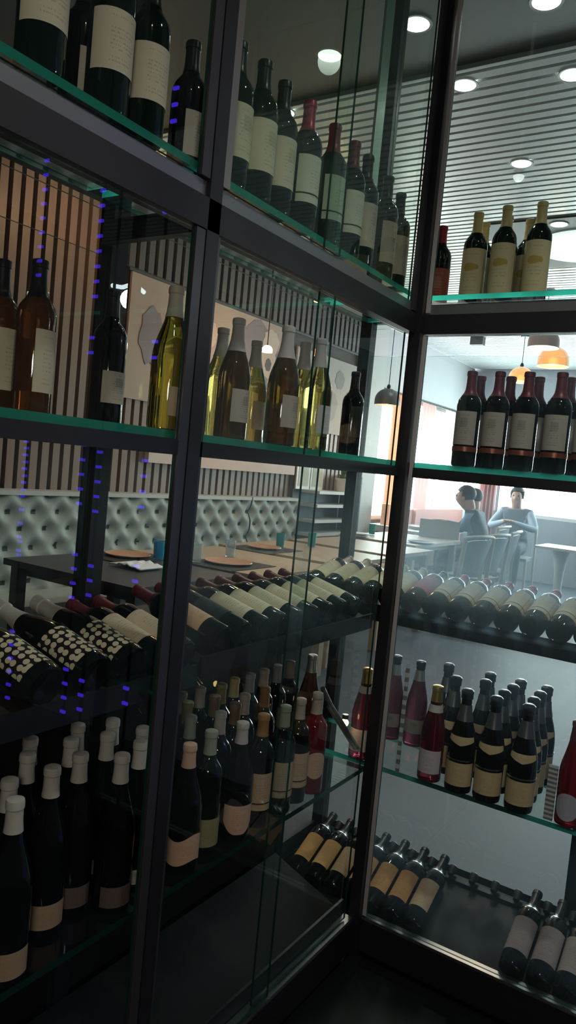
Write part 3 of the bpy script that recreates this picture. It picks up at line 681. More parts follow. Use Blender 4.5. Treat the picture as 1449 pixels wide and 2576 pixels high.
# curtains and a peach bench by the left window
def wavy(name, x, y0, y1, z0, z1, m_, label, k=9, amp=.025, along='Y', parent=None):
    b = MB(); n = 60; vs = []; fs = []
    for i in range(n+1):
        t = i/n; u = y0+(y1-y0)*t; o = amp*math.sin(t*k*2*math.pi)
        for zz in (z0, z1):
            for th in (0, .006): vs.append((x+o+th, u, zz) if along == 'Y' else (u, x+o-th, zz))
    for i in range(n):
        a = 4*i; e = a+4
        fs += [(a, e, e+2, a+2), (a+1, a+3, e+3, e+1), (a, a+1, e+1, e), (a+2, e+2, e+3, a+3)]
    fs += [(0, 2, 3, 1), (4*n, 4*n+1, 4*n+3, 4*n+2)]
    b.add(vs, fs, 0, True); return tag(b.build(name, m_, parent), label, 'curtain', 'curtains at the bright windows')
def fabric(name, c):
    if name in MT: return MT[name]
    m = edge_glass(name, c); return m
cur1 = fabric('peach curtain cloth', (.85, .55, .42)); cur2 = fabric('white curtain cloth', (.92, .86, .84)); cur3 = fabric('pink curtain cloth', (.85, .62, .60))
wavy('curtain', XW+.08, 8.62, 8.95, 1.05, 2.63, cur1, 'orange peach curtain beside the grey column', 5)
wavy('curtain', XW+.08, 9.55, 10.0, 1.05, 2.63, cur3, 'pink curtain in the middle of the side windows', 4)
wavy('curtain', XW+.08, 10.4, 11.2, 1.05, 2.63, cur2, 'white curtain near the far corner of the side windows', 7)
wavy('curtain', YE-.06, -3.9, -3.6, .5, 2.6, cur3, 'pinkish curtain on the end wall behind the two diners', 5, .03, 'X')
# tufted banquette, in sections
tuft = noisy('grey green leather', (.30, .33, .31), (.36, .38, .36), 4, .58, spec=.35)
def tufted(y0, y1, label):
    root = thing('banquette', label, 'banquette', (XW, (y0+y1)/2, FR), 0, 'tufted banquette sections'); hy = (y1-y0)/2
    b = MB(); ny, nz = int((y1-y0)/.0195), 40; z0, z1 = .42, 1.05; vs = []; fs = []; fb = []; ds = []
    py_, pz = .20, .115
    for i in range(ny+1):
        for j in range(nz+1):
            yy = -hy+(y1-y0)*i/ny; zz = z0+(z1-z0)*j/nz
            d = 9
            for row in range(-1, 7):
                zc = z0+.06+row*pz/1.0
                oc = (row % 2)*py_/2
                q = (yy+y0-oc)/py_; yc = (round(q)*py_)-y0+oc
                d = min(d, math.hypot(yy-yc, zz-zc))
            x = .15 + .05*(1-math.exp(-(d/.05)**1.4))
            vs.append((x, yy, zz)); ds.append(d)
    for i in range(ny):
        for j in range(nz):
            a = i*(nz+1)+j; q = (a, a+nz+1, a+nz+2, a+1); (fb if sum(ds[k] for k in q)/4 < .021 else fs).append(q)
    b.add(vs, fs, 0, True); b.add(vs, fb, 1, True); b.box((.045, -hy, z0), (.148, hy, z1)); b.build('tufted_back', [tuft, mat('dark tufting button', (.05, .055, .055), .6)], root)
    MB().box((.045, -hy, z1+.001), (.20, hy, z1+.03)).build('top_rail', mat('pale rail', (.50, .49, .47), .5), root)
    MB().box((.045, -hy, .30), (.58, hy, .42)).build('seat_cushion', tuft, root, bevel=.03)
    MB().box((.045, -hy, .0), (.52, hy, .30)).build('plinth', mat('dark plinth', (.03, .03, .033), .6), root)
tufted(1.6, 3.62, 'grey tufted banquette seen through the left bay under the wooden slats'); tufted(3.64, 5.6, 'grey tufted banquette behind the wooden dining tables'); tufted(5.62, 6.44, 'grey tufted banquette section nearest the grey column')
# peach ledge over the banquette and the mural above
tag(box((XW+.045, 4.72, 1.51), (XW+.10, 6.44, 1.66)).build('wall_ledge', noisy('peach ledge', (.62, .40, .30), (.55, .36, .28), 4, .5)), 'long peach wall ledge above the grey banquette', 'ledge')
tag(box((XW+.045, 4.32, 1.52), (XW+.09, 4.66, 1.64)).build('wall_ledge', mat('pale pink box', (.62, .50, .46), .6)), 'short pale pink ledge by the front post', 'ledge')
def mural(y0, y1, z0, z1, label, bg, shapes, rim=(.30, .24, .22)):
    root = thing('wall_panel', label, 'picture', (XW+.041, y0, z0))
    m = MB(); m.box((0, 0, 0), (.02, y1-y0, z1-z0)); m.build('board', bg, root)
    k = 0
    for (y, z, ry, rz_, c) in shapes:
        k += 1; vs = [(.0215+.0004*k, y+ry*math.cos(a*math.pi/10)*(1+.12*math.sin(a*1.9)), z+rz_*math.sin(a*math.pi/10)*(1+.1*math.cos(a*2.3))) for a in range(20)]
        b = MB(); b.add(vs+[(.019, p_[1], p_[2]) for p_ in vs], [tuple(range(20))]+[(i, i+20, (i+1) % 20+20, (i+1) % 20) for i in range(20)]); b.build('painted_shape', mat('paint %.2f %.2f %.2f' % c, c, .7), root)
lil, pal, dk, rs = (.24, .21, .25), (.60, .50, .46), (.11, .10, .12), (.42, .33, .34)
mural(4.02, 6.25, 1.99, 2.92, 'large pale wall panel with dark flower-like shapes above the ledge', noisy('pale pink paint', (.42, .33, .29), (.48, .39, .35), 2, .7),
      [(.9, .55, .16, .28, rs), (1.65, .55, .34, .36, lil), (1.80, .58, .14, .17, pal), (2.0, .42, .15, .15, pal), (1.62, .35, .12, .13, pal), (1.85, .75, .13, .12, pal), (1.83, .54, .05, .06, dk), (.25, .5, .13, .22, lil), (.95, .66, .09, .11, pal), (2.05, .18, .12, .13, lil)])
mural(6.35, 7.62, 1.99, 2.80, 'beige wall panel with faint grey blots left of the column', beige_p, [(.5, .5, .18, .2, (.30, .27, .26)), (.75, .3, .14, .16, (.33, .3, .28)), (.9, .6, .1, .1, (.28, .26, .25))])

# ------------------------------------------------------------------ dining furniture
oak = noisy('light oak', (.46, .34, .24), (.38, .27, .18), 4, .42, (1, 8, 1)); dkwood = noisy('dark stained wood', (.035, .035, .042), (.05, .05, .058), 5, .4)
white_top = mat('white table top', (.80, .80, .80), .35); pale = mat('pale frame wood', (.56, .50, .45), .45)
def table(x, y, sx, sy, m_, label, h=.75, legm=None, group='dining tables along the banquette'):
    r = thing('dining_table', label, 'table', (x, y, FR), 0, group)
    MB().box((-sx/2, -sy/2, h-.035), (sx/2, sy/2, h)).build('table_top', m_, r, bevel=.006)
    MB().box((-sx/2+.08, -sy/2+.08, h-.09), (sx/2-.08, sy/2-.08, h-.036)).build('apron', m_, r)
    for a in (-1, 1):
        for b in (-1, 1): MB().box((a*(sx/2-.06)-.03, b*(sy/2-.06)-.03, 0), (a*(sx/2-.06)+.03, b*(sy/2-.06)+.03, h-.0365)).build('leg', legm or m_, r, bevel=.004)
table(-2.98, 3.02, 1.0, .85, dkwood, 'dark dining table nearest the left bay'); table(-2.93, 3.98, 1.05, .9, oak, 'oak dining table behind the ivory labels, first wooden one'); table(-3.0, 5.0, 1.05, .9, oak, 'oak dining table with two teal glasses')
table(-3.05, 6.05, 1.0, .9, oak, 'oak dining table in front of the wall rack'); table(-3.25, 7.35, .85, 1.25, pale, 'pale dining table set with dishes beside the diners', .75, pale); t = thing('dining_table', 'white topped table at the diners in the back', 'table', (-3.72, 9.28, FR), 0, 'dining tables along the banquette')
MB().box((-.12, -.85, .72), (.30, .85, .75)).build('table_top', white_top, t, bevel=.006)
for q in (-.5, .5): MB().lathe([(0, 0), (.1, 0), (.09, .02), (.03, .05), (.03, .719), (0, .719)], 20, 0, Matrix.Translation((.13, q, 0))).build('leg', white_top, t)
TZ = FR+.75
def plate(px, py, r, m_, label, mat_too=True):
    p = onz(px, py, TZ+.02); t = thing('serving_plate', label, 'plate', (p.x, p.y, TZ+(.0065 if mat_too else .001)), 0, 'round wooden plates')
    MB().lathe([(0, 0), (r*.72, 0), (r, .014), (r*.985, .018), (r*.72, .006), (0, .006)], 40).build('plate_body', m_, t)
    if mat_too: tag(box((-.2, -.24, 0), (.2, .24, .004)).build('placemat', mat('black placemat', (.02, .02, .022), .7), None, (p.x, p.y, TZ+.001)), 'black placemat under the '+label, 'placemat', 'black placemats')
terra = noisy('terracotta wood', (.50, .26, .16), (.42, .21, .13), 6, .45, (1, 6, 1))
plate(575, 1412, .15, terra, 'round terracotta plate in front of the ivory labels'); plate(322, 1393, .14, terra, 'round terracotta plate beside the blue glass'); plate(665, 1375, .13, terra, 'round terracotta plate left of the teal glasses')
plate(1060, 1362, .14, mat('dark dish', (.06, .06, .07), .4), 'dark round plate on the pale dining table', False)
def glass_cup(px, py, m_, label, h=.11, r=.036):
    p = onz(px, py, TZ); t = thing('drinking_glass', label, 'glass', (p.x, p.y, TZ+.0062), 0, 'drinking glasses on the tables')
    MB().lathe([(0, 0), (r*.86, 0), (r, h), (r-.003, h), (r*.86-.003, .008), (0, .008)], 28).build('cup', m_, t)
blue_g = mat('blue glass', (.02, .34, .62), .05, 0, .45, 1.45); teal_g = mat('teal glass', (.05, .50, .48), .05, 0, .5, 1.45); clr_g = mat('plain drinking glass', (.80, .90, .95), .03, 0, .85, 1.3)
for px, py, m_, lab in [(398, 1408, blue_g, 'blue drinking glass beside the terracotta plate on the dark table'), (493, 1415, clr_g, 'clear tumbler right beside the front post'), (578, 1402, clr_g, 'clear tumbler above the terracotta plate on the oak table'),
                        (704, 1378, teal_g, 'teal glass, left one of the two in front of the wall rack'), (783, 1376, teal_g, 'teal glass, right one of the two in front of the wall rack'), (868, 1364, clr_g, 'clear tumbler beside the rear corner post'),
                        (935, 1345, teal_g, 'teal glass on the table left of the corner post')]: glass_cup(px, py, m_, lab)
p = onz(385, 1428, TZ); b = MB(); n = 12; vs = []
for i in range(n+1):
    for j in range(n+1): vs.append((-.12+.24*i/n, -.1+.2*j/n, .012+.022*abs(math.sin(i*1.1+j*.6))*(1-abs(i/n*2-1))))
b.add(vs, [(i*(n+1)+j, (i+1)*(n+1)+j, (i+1)*(n+1)+j+1, i*(n+1)+j+1) for i in range(n) for j in range(n)], 0, True)
o = b.build('napkin', mat('white napkin', (.62, .60, .60), .8), None, (p.x-.03, p.y-.1, TZ+.006)); o.modifiers.new('s', 'SOLIDIFY').thickness = .008; tag(o, 'crumpled white napkin on the dark dining table', 'napkin')
for px, py, lab in [(900, 1350, 'stack of white plates on the pale table, left of the corner post'), (1050, 1332, 'white dish stack on the pale table right of the corner post')]:
    p = onz(px, py, TZ); t = thing('plate_stack', lab, 'plates', (p.x, p.y, TZ+.001), 0, 'white dish stacks')
    for k in range(3): MB().lathe([(0, .012*k), (.07, .012*k), (.115, .012*k+.012), (.113, .012*k+.015), (0, .012*k+.006)], 28).build('plate', white_top, t)
p = onz(1115, 1356, TZ); t = thing('menu_stand', 'grey upright menu board on the pale dining table', 'menu', (p.x-.05, p.y-.02, TZ+.004), math.radians(20))
MB().box((-.22, -.006, .0), (.22, .006, .20), mx=Matrix.Rotation(math.radians(-10), 4, 'X')).build('panel', mat('grey board', (.30, .31, .33), .5), t); MB().box((-.2, -.0, 0), (.2, .06, .006)).build('foot', mat('grey board', (.3, .3, .3)), t)
# wall rack with white shelves in front of the column
t = thing('wall_rack', 'open dark rack with white shelves left of the grey column', 'rack', (XW+.045, 6.9, FR))
MB().box((0, -.42, 0), (.03, .57, 1.169)).build('back_panel', mat('navy panel', (.045, .052, .068), .5), t)
for k, z in enumerate((.42, .56, .70, .84, 1.0, 1.14)): MB().box((.031, -.40+.02*k, z), (.28, .55, z+.03)).build('shelf', mat('white shelf', (.66, .66, .67), .5), t)
MB().box((.031, .58, 0), (.26, .66, 1.35)).build('side_panel', mat('navy panel', (.045, .052, .068), .5), t)
o = thing('potted_plant', 'small leafy plant in a white pot on top of the wall rack', 'plant', (XW+.22, 7.25, FR+1.171))
MB().lathe([(0, 0), (.06, 0), (.085, .14), (.08, .145), (.07, .13), (0, .13)], 24).build('pot', white_top, o)
b = MB(); rr = random.Random(3)
for k in range(46):
    a = rr.uniform(0, 6.28); ln = rr.uniform(.10, .20)*(.45 if math.cos(a) < -.2 else 1); el = rr.uniform(.3, 1.4); q = Matrix.Translation((0, 0, .13)) @ Matrix.Rotation(a, 4, 'Z') @ Matrix.Rotation(-el, 4, 'Y')
    b.add([(0, 0, 0), (ln*.5, -.022, .008), (ln, 0, -.01), (ln*.5, .022, .008), (ln*.5, 0, -.006)], [(0, 1, 4), (1, 2, 4), (2, 3, 4), (3, 0, 4)], 0, True, q)
b.build('foliage', mat('plant green', (.18, .24, .09), .5), o)
for (y, s, lab) in [(6.62, 1, 'white framed small picture leaning on the rack top, left one'), (6.9, 1, 'white framed small picture leaning on the rack top behind the plant')]:
    o = thing('picture_frame', lab, 'picture', (XW+.085, y, FR+1.171), 0, 'small framed pictures on the rack')
    MB().box((0, -.13, 0), (.015, .13, .30)).build('frame', white_top, o); MB().box((.0152, -.10, .03), (.018, .10, .27)).build('print', mat('print cream', (.62, .62, .52), .6), o)
# coral bench, window ledge bits
t = thing('bench', 'coral pink bench back under the side window right of the corner post', 'bench', (XW+.48, 9.75, FR))
coral = mat('coral leather', (.62, .28, .24), .5)
MB().box((-.35, -.4, .45), (-.25, 1.4, .98)).build('backrest', coral, t, bevel=.03); MB().box((-.35, -.62, .45), (-.29, -.41, .97)).build('backrest', coral, t, bevel=.02)
MB().box((-.35, -.9, .25), (.0, 1.4, .449)).build('seat', coral, t, bevel=.03); MB().box((-.34, -.88, 0), (-.03, 1.38, .249)).build('plinth', mat('dark plinth', (.03, .03, .033), .6), t)
for y, c, lab in [(8.62, (.75, .38, .25), 'orange cushion on the window ledge beside the column'), (8.95, (.72, .45, .33), 'peach cushion on the window ledge left of the corner post')]:
    o = MB().box((-.05, -.15, 0), (.05, .15, .26)).build('cushion', mat('cushion %.2f' % c[1], c, .8), None, (XW+.19, y, 1.03-.05), 0, .04); tag(o, lab, 'cushion')
struct('trim_3', box((XW+.001, 8.36, .9), (XW+.33, 9.3, .978)), white_top)

def chair(x, y, rz_, label):
    t = thing('dining_chair', label, 'chair', (x, y, FR), rz_, 'pale framed chairs')
    MB().box((-.22, -.2, .395), (.22, .24, .435)).build('seat', mat('grey seat fabric', (.22, .23, .25), .8), t, bevel=.02)
    b = MB(); vs = []; n = 10
    for i in range(n+1):
        u = -1+2*i/n
        for z, o in ((.50, -.2), (.87, -.29)):
            for th in (0, .03): vs.append((u*.215, o+.06*u*u-th, z-.03*abs(u)**3*(z > .6)))
    fs = []
    for i in range(n):
        a = 4*i; e = a+4; fs += [(a, a+2, e+2, e), (a+1, e+1, e+3, a+3), (a, e, e+1, a+1), (a+2, a+3, e+3, e+2)]
    fs += [(0, 1, 3, 2), (4*n, 4*n+2, 4*n+3, 4*n+1)]
    b.add(vs, fs, 0, True); b.build('backrest', mat('grey shell', (.30, .31, .34), .5), t)
    for s in (-1, 1):
        MB().tube([(s*.23, -.26, .885), (s*.24, -.22, .48), (s*.245, -.25, 0)], [.02, .022, .016], 10).build('leg', pale, t); MB().tube([(s*.21, .22, .394), (s*.225, .25, 0)], [.02, .015], 10).build('leg', pale, t)
    MB().tube([(-.23, -.26, .885), (-.12, -.315, .90), (.12, -.315, .90), (.23, -.26, .885)], .017, 10).build('top_rail', pale, t)
def gx(px, py, y): r = ray(px, py); return r.x*y/r.y
P1, P2, P3 = (gx(1240, 1230, 8.5), 8.5), (gx(1214, 1256, 9.3), 9.3), (gx(1306, 1244, 10.5), 10.5)
chair(-2.54, 7.06, math.radians(75), 'pale framed chair back, left one of the two right of the pale table'); chair(-2.555, 7.66, math.radians(80), 'pale framed chair back, right one of the two beside the diners')
chair(P1[0]+.04, P1[1], math.radians(98), 'chair under the dark jacketed diner'); chair(P3[0], P3[1]+.06, math.radians(185), 'chair under the diner facing the camera'); chair(P2[0]+.04, P2[1], math.radians(92), 'chair under the diner half hidden behind the dark jacket')
# round white table at the right with a curved foot
p = onz(1415, 1362, .95)
t = thing('side_table', 'white side table with curved pedestal at the right edge', 'table', (-2.02, 9.2, FR))
MB().box((-.24, -.30, .72), (.24, .30, .75)).build('table_top', white_top, t, bevel=.01); MB().lathe([(0, 0), (.18, 0), (.17, .02), (.06, .06), (.045, .2), (.055, .45), (.10, .719), (0, .719)], 28).build('pedestal', white_top, t)

# ------------------------------------------------------------------ diners
def person(name, loc, rz_, label, pose, top, hairc, sleeve=None, scale=1.):
    V = dict(pel=(0, 0, .50), ab=(0, .01, .66), ch=(0, .03, .84), nk=(0, .045, .985), hb=(0, .07, 1.055), hd=(0, .08, 1.14), ht=(0, .07, 1.225))
    R = dict(pel=(.15, .12), ab=(.14, .105), ch=(.165, .115), nk=(.055, .055), hb=(.068, .082), hd=(.084, .105), ht=(.066, .078))
    E = [('pel','ab'),('ab','ch'),('ch','nk'),('nk','hb'),('hb','hd'),('hd','ht')]
    V['no'] = (0, .19, 1.112); R['no'] = (.014, .016); E.append(('hd', 'no'))
    skin_e = {('nk','hb'),('hb','hd'),('hd','ht'),('hd','no')}
    for s, k in ((-1, 'l'), (1, 'r')):
        el, wr = pose[k]
        V.update({'sh'+k: (s*.17, .03, .93), 'el'+k: el, 'wr'+k: wr, 'hp'+k: (s*.09, .05, .49), 'kn'+k: (s*.12, .44, .50), 'an'+k: (s*.12, .42, .09), 'to'+k: (s*.125, .56, .04)})
        R.update({'sh'+k: (.065, .065), 'el'+k: (.047, .047), 'wr'+k: (.031, .031), 'hp'+k: (.1, .095), 'kn'+k: (.066, .066), 'an'+k: (.042, .042), 'to'+k: (.035, .03)})
        E += [('ch', 'sh'+k), ('sh'+k, 'el'+k), ('el'+k, 'wr'+k), ('pel', 'hp'+k), ('hp'+k, 'kn'+k), ('kn'+k, 'an'+k), ('an'+k, 'to'+k)]
        d = (Vector(wr)-Vector(el)).normalized(); side = d.cross(Vector((0, 0, 1))).normalized()
        pm = Vector(wr)+d*.055; V['pa'+k] = tuple(pm); R['pa'+k] = (.034, .02); E.append(('wr'+k, 'pa'+k)); skin_e.add(('wr'+k, 'pa'+k))
        for fi in range(4):
            off = (fi-1.5)*.019; ln = (.06, .072, .068, .052)[fi]
            a = pm+side*off+d*.022; b_ = a+d*ln*.55+Vector((0, 0, -.006)); c_ = a+d*ln+Vector((0, 0, -.022))
            for q, pt, r_ in (('f%da' % fi, a, .0095), ('f%db' % fi, b_, .0085), ('f%dc' % fi, c_, .0075)): V[q+k] = tuple(pt); R[q+k] = (r_, r_)
            for e in (('pa'+k, 'f%da' % fi+k), ('f%da' % fi+k, 'f%db' % fi+k), ('f%db' % fi+k, 'f%dc' % fi+k)): E.append(e); skin_e.add(e)
        th = Vector(wr)+d*.03-side*s*.035; t2 = th+d*.035-side*s*.012
        V['ta'+k] = tuple(th); V['tb'+k] = tuple(t2); R['ta'+k] = (.011, .011); R['tb'+k] = (.009, .009)
        for e in (('wr'+k, 'ta'+k), ('ta'+k, 'tb'+k)): E.append(e); skin_e.add(e)
    keys = list(V); ix = {k: i for i, k in enumerate(keys)}
    ln_ = pose.get('lean', 0.)
    def tf(p):
        p = Vector(p); h = max(0, p.z-.5); return Vector((p.x, p.y+h*ln_, p.z-.25*h*abs(ln_)))
    fixed = set(k for k in keys if k[:2] in ('el', 'wr', 'pa', 'ta', 'tb') or (k[0] == 'f' and k[1].isdigit()))
    co_ = [Vector(V[k]) if k in fixed else tf(V[k]) for k in keys]
    me = bpy.data.meshes.new(name); me.from_pydata([tuple(c*scale) for c in co_], [(ix[a], ix[b_]) for a, b_ in E], [])
    o = bpy.data.objects.new(name, me); C.objects.link(o)
    sk = o.modifiers.new('skin', 'SKIN'); sk.use_smooth_shade = True
    lay = me.skin_vertices[0].data
    for k in keys: lay[ix[k]].radius = [r_*scale for r_ in R[k]]
    lay[ix['pel']].use_root = True
    ss = o.modifiers.new('sub', 'SUBSURF'); ss.levels = ss.render_levels = 2
    dg = bpy.context.evaluated_depsgraph_get(); dg.update()
    m2 = bpy.data.meshes.new_from_object(o.evaluated_get(dg)); o.modifiers.clear(); o.data = m2
    skm = mat('skin', (.50, .30, .22), .55); trm = mat('dark trousers', (.03, .035, .05), .8)
    m2.materials.clear()
    for mm in (skm, top, trm, sleeve or top): m2.materials.append(mm)
    segs = [(co_[ix[a]]*scale, co_[ix[b_]]*scale, 0 if (a, b_) in skin_e else (2 if b_[:2] in ('hp', 'kn', 'an', 'to') else (3 if a[:2] in ('sh', 'el') else 1))) for a, b_ in E]
    for pl in m2.polygons:
        c = pl.center; best = (9, 0)
        for a, b_, mi in segs:
            ab = b_-a; t_ = max(0, min(1, (c-a).dot(ab)/max(ab.length_squared, 1e-9))); dd = (c-a-ab*t_).length
            if dd < best[0]: best = (dd, mi)
        pl.material_index = best[1]; pl.use_smooth = True
    o.location = loc; o.rotation_euler.z = rz_; tag(o, label, 'person')
    hd = tf(V['hd'])*scale; hm = mat('hair %s' % name+str(hairc), hairc, .6)
    b = MB(); vs = []; 
    mx = Matrix.Translation(hd+Vector((0, -.012, .032))*scale)
    b.ball((0, 0, 0), .094*scale, 20, 0, (.93, 1.08, .98), mx)
    b.v = [(x, y_, z) if not (y_ > hd.y+.035*scale and z < hd.z+.055*scale) else (x*.8, hd.y+.03*scale, z) for x, y_, z in b.v]
    hr = b.build('hair', hm, o)
    for s in (-1, 1):
        MB().ball(tuple(hd+Vector((s*.030, .083, .004))*scale), .009*scale, 10).build('eye', mat('eye', (.02, .015, .012), .2), o); MB().ball(tuple(hd+Vector((s*.076, .0, -.012))*scale), .022*scale, 10, 0, (.4, .7, 1.2)).build('ear', skm, o)
    MB().ball(tuple(hd+Vector((0, .074, -.050))*scale), .016*scale, 10, 0, (1.2, .4, .3)).build('mouth', mat('lip', (.35, .14, .12), .5), o)
    return o
jk = mat('dark slate jacket', (.02, .035, .04), .8); bl = mat('blue denim sleeve', (.10, .17, .28), .8)
person('person', (*P1, FR+.012), math.radians(98), 'person in a dark slate jacket seated sideways, head turned left', dict(l=((-.26, .22, .76), (-.16, .50, .80)), r=((.25, .22, .74), (.12, .48, .80)), lean=.30), jk, (.02, .02, .022), bl, 1.12)
person('person', (*P2, FR+.012), math.radians(92), 'person in dark clothes half hidden behind the slate jacket', dict(l=((-.25, .2, .74), (-.12, .46, .8)), r=((.25, .2, .74), (.12, .46, .8)), lean=.05), mat('dark navy top', (.05, .06, .09), .8), (.02, .018, .018), None, 1.06)
person('person', (*P3, FR+.012), math.radians(185), 'person facing the camera in grey top with pale sleeves, hands together', dict(l=((-.27, .2, .74), (-.05, .42, .82)), r=((.27, .2, .74), (.06, .42, .82)), lean=.04), mat('grey jacket', (.14, .16, .2), .8), (.03, .025, .022), mat('pale sleeve', (.36, .42, .5), .8), 1.12)
# a hand and a dark sleeve at the left edge: person on the banquette
person('person', (-3.62, 2.10, FR), math.radians(-90), 'person in dark clothes at the left edge of the banquette', dict(l=((-.25, .2, .74), (-.12, .46, .80)), r=((.25, .2, .74), (.12, .46, .80)), lean=.04), mat('black top', (.02, .022, .03), .8), (.02, .018, .018), None, 1.)

# ------------------------------------------------------------------ lamps
em = lambda n, c, s: mat(n, c, .4, emit=c, es=s)
def spot(x, y, z, power, col=(1, .97, .92), ang=130, r=.05, parent=None):
    l = bpy.data.lights.new('spot_beam', 'SPOT'); l.energy = power; l.color = col; l.spot_size = math.radians(ang); l.spot_blend = .7; l.shadow_soft_size = r
    o = bpy.data.objects.new('spot_beam', l); C.objects.link(o)
    if parent: o.parent = parent; o.location = (0, 0, -.03)
    else: o.location = (x, y, z)
    return o
dl = [(-1.401, 2.785, 'downlight in the dark soffit left of the corner post'), (-.908, 2.845, 'downlight in the dark soffit at the top right edge'), (-1.387, 3.30, 'first downlight in the slatted ceiling right of the corner post'), (-.931, 3.39, 'downlight in the slatted ceiling at the right edge'),
      (-1.383, 4.215, 'downlight in the slatted ceiling above the gold emblem bottles'), (-2.32, 3.217, 'downlight seen beside the first crimson capsule')]
for x, y, lab in dl:
    t = thing('downlight', lab, 'ceiling light', (x, y, CE), 0, 'round downlights')
    MB().lathe([(.052, -.004), (.062, -.005), (.064, -.001), (.052, -.001)], 36).build('rim', white_top, t); MB().lathe([(0, -.003), (.052, -.003), (.052, -.001), (0, -.001)], 36).build('diffuser', em('downlight glow', (1, .98, .94), 14), t)
    spot(0, 0, 0, 26, parent=t)
t = thing('round_ceiling_panel', 'large round white ceiling panel above the gold emblem bottles', 'ceiling light', (-1.33, 5.73, CE))
MB().box((-.62, -.62, -.012), (.62, .5, -.002)).build('surround', mat('slate surround', (.10, .13, .14), .5), t); MB().lathe([(0, -.03), (.36, -.03), (.37, -.022), (.37, -.013), (0, -.013)], 48).build('diffuser', em('panel glow', (.85, .95, .95), 1.1), t)
t = thing('downlight', 'downlight on the slate ceiling surround at the right edge', 'ceiling light', (-1.41, 5.22, CE-.012), 0, 'round downlights')
MB().lathe([(.052, -.004), (.062, -.005), (.064, -.001), (.052, -.001)], 36).build('rim', white_top, t); MB().lathe([(0, -.003), (.052, -.003), (.052, -.001), (0, -.001)], 36).build('diffuser', em('downlight glow', (1, .98, .94), 14), t)
p = onz(1305, 443, CE); t = thing('ceiling_sensor', 'small white round sensor below a slatted ceiling downlight', 'sensor', (p.x, p.y, CE))
MB().lathe([(0, -.03), (.018, -.028), (.03, -.012), (.032, -.001), (0, -.001)], 24).build('dome', em('sensor glow', (.9, .95, .95), .8), t)  # no lamp: emission added so the dome looks bright
p = onz(1203, 848, CE); t = thing('ceiling_hook', 'small dark fitting on the far slatted ceiling', 'fitting', (p.x, p.y, CE)); MB().box((-.08, -.05, -.1), (.08, .05, -.001)).build('body', mat('dark trim', (.05, .05, .05)), t)
amber_s = mat('amber shade glass', (.95, .50, .22), .25, 0, .25, 1.3, (1, .45, .15), .55)
def pendant(px, py, dist, r, label, m_=None, es=18):
    c = EYE + ray(px, py).normalized()*dist
    t = thing('pendant_lamp', label, 'lamp', c, 0, 'pendant lamps')
    b = MB(); pr = [(r*math.sin(a*math.pi/2/9), r*(.95-.0)*math.cos(a*math.pi/2/9)-.1*r) for a in range(0, 10)]; pr[0] = (.02*r, pr[0][1]); prs = pr + [(r, -.45*r), (r*.96, -.45*r)] + [(q*.96, z-.02*r) for q, z in reversed(pr[1:])]+[(.019*r, pr[0][1]-.02*r)]
    b.lathe(prs, 36).build('shade', m_ or amber_s, t)
    MB().ball((0, 0, -.1*r), .28*r, 16).build('bulb', em('pendant bulb', (1, .72, .38), es), t)
    MB().tube([(0, 0, .18*r), (0, 0, CE-c.z-.002)], .004, 6).build('cord', black, t); MB().lathe([(0, CE-c.z-.001), (.05, CE-c.z-.001), (.05, CE-c.z-.03), (0, CE-c.z-.03)], 20).build('canopy', black, t)
    MB().lathe([(.0, .84*r), (.12*r, .84*r), (.16*r, .95*r), (.1*r, 1.15*r), (0, 1.15*r)], 20).build('cap', black, t)
    l = bpy.data.lights.new('lamp_glow', 'POINT'); l.energy = 9; l.color = (1, .6, .3); l.shadow_soft_size = .06; o = bpy.data.objects.new('lamp_glow', l); C.objects.link(o); o.parent = t; o.location = (0, 0, -.55*r)
pendant(1392, 905, 8.2, .155, 'amber glass pendant lamp nearest the right edge, lower of the pair'); pendant(1368, 858, 7.4, .14, 'grey topped amber pendant lamp just under the black beam', mat('grey shade', (.36, .36, .38), .4, emit=(1, .5, .2), es=.05))
pendant(1310, 948, 9.4, .14, 'amber pendant lamp between the second and third copper banded bottles'); pendant(975, 1005, 8.0, .135, 'dark dome pendant lamp in front of the bright window', mat('slate shade', (.10, .11, .13), .4))
pendant(805, 752, 6.4, .05, 'tiny amber pendant lamp above the second shelf white wines'); pendant(672, 880, 6.3, .045, 'small glowing lamp in front of the flower panel', em('warm glow shade', (1, .85, .5), 4)); pendant(309, 478, 5.1, .033, 'tiny amber lamp under the left black beam', em('amber glow shade', (1, .45, .08), 2.5))
pendant(803, 888, 6.6, .055, 'ribbed amber lamp seen above the last white-wine bottle')
# blue LED strings on the posts of the right run; they show as reflections in the left panes
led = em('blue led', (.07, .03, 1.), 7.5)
for i, (px, seg) in enumerate([(70, [(380, 700), (1110, 1420), (1600, 1800)]), (215, [(450, 760), (850, 890), (1120, 1290), (1400, 1520), (1700, 1830)]), (258, [(1100, 1300), (1430, 1520), (1730, 1830)]), (374, [(240, 330), (500, 540), (860, 920), (1120, 1300), (1430, 1480), (1750, 1790)])]):
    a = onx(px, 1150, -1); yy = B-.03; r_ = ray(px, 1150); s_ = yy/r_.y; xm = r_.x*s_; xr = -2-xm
    t = thing('led_string', 'blue LED light string mirrored in the left panes, %s from the left' % ORD[i], 'LED light', (xr, yy, 0), 0, 'blue LED strings')
    MB().box((-.006, 0.002, .12), (.006, .008, 3.3)).build('strip', black, t)
    b = MB()
    for ya, yb in seg:
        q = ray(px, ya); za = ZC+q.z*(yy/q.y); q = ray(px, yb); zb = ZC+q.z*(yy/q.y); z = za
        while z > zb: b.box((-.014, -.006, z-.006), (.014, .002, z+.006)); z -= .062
    o = b.build('bulbs', led, t); o['kind'] = 'stuff'

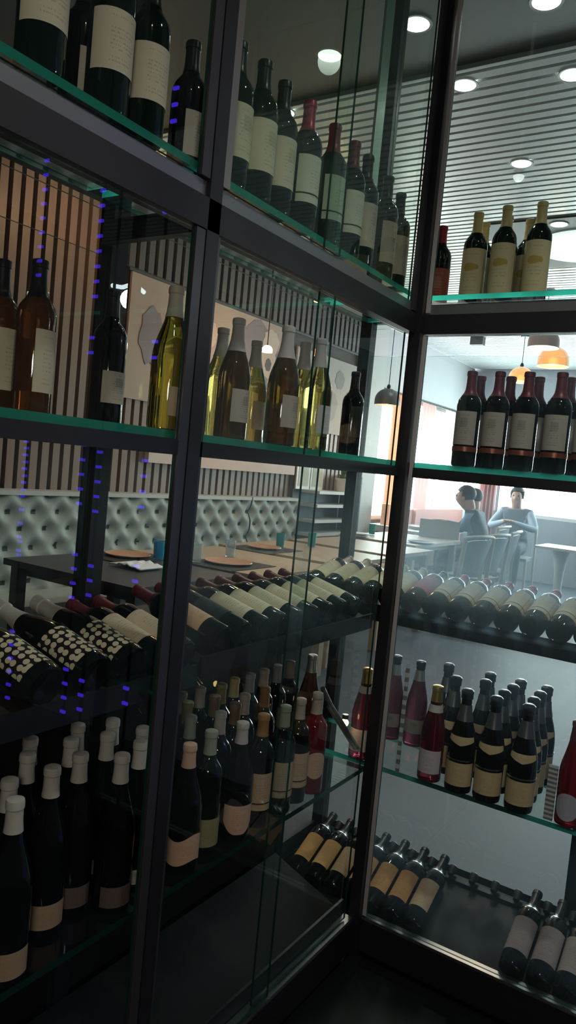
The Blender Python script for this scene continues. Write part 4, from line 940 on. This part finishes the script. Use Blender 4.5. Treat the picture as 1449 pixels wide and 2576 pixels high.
# ------------------------------------------------------------------ light and render settings
def area(name, loc, rot, sx, sy, power, col, portal=False):
    l = bpy.data.lights.new(name, 'AREA'); l.shape = 'RECTANGLE'; l.size = sx; l.size_y = sy; l.energy = power; l.color = col
    o = bpy.data.objects.new(name, l); C.objects.link(o); o.location = loc; o.rotation_euler = rot
    if portal: l.cycles.is_portal = True
    return o
wd = bpy.data.worlds.new('sky'); bpy.context.scene.world = wd; wd.use_nodes = True
bg = wd.node_tree.nodes['Background']; bg.inputs[0].default_value = (.86, .94, 1, 1); bg.inputs[1].default_value = 21.0
area('window_portal', (XW-.03, 9.98, 1.83), (0, math.radians(-90), 0), 1.6, 3.2, 1, (1, 1, 1), True)
area('window_portal', (-1.5, YE+.04, 1.89), (math.radians(-90), 0, 0), 5.4, 1.45, 1, (1, 1, 1), True)
def point(x, y, z, e, c, r=.08):
    l = bpy.data.lights.new('point_light', 'POINT'); l.energy = e; l.color = c; l.shadow_soft_size = r; o = bpy.data.objects.new('point_light', l); C.objects.link(o); o.location = (x, y, z)
spot(-.05, 1.5, CE-.02, 44, (1, .96, .9), 112); spot(.1, .2, CE-.02, 10, (1, .93, .84), 150)     # unseen aisle spots added to light the bottle labels
spot(-3.0, 2.9, CE-.02, 17, (1, .92, .86), 80); spot(-2.9, 5.0, CE-.02, 24, (1, .95, .92), 95); spot(-2.9, 6.9, CE-.02, 24, (1, .96, .92), 95)   # over the tables
point(.9, -.9, 1.9, 9, (1, .62, .34))                                                               # warm lamp behind the viewer
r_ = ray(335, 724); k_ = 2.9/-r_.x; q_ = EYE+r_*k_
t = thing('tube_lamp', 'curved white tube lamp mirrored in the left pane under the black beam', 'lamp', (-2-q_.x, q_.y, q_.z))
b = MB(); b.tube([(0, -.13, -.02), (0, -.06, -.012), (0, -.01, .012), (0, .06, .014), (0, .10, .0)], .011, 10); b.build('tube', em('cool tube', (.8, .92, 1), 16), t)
MB().tube([(0, 0, .024), (0, 0, CE-q_.z-.001)], .003, 6).build('cord', black, t)
point(-2-q_.x, q_.y, q_.z-.06, 9, (.95, .97, 1), .05); point(.15, -.3, 1.75, 20, (1, .93, .86), .12)  # last point is an unseen fill added to brighten the right-hand labels
sc = bpy.context.scene
sc.view_settings.view_transform = 'Standard'; sc.view_settings.look = 'None'; sc.view_settings.exposure = 0; sc.view_settings.gamma = 1; sc.view_settings.use_curve_mapping = False
cy = sc.cycles; cy.max_bounces = 8; cy.transparent_max_bounces = 24; cy.diffuse_bounces = 3; cy.glossy_bounces = 4; cy.transmission_bounces = 6; cy.sample_clamp_indirect = 4; cy.sample_clamp_direct = 0
cy.caustics_reflective = False; cy.caustics_refractive = True; cy.use_denoising = True
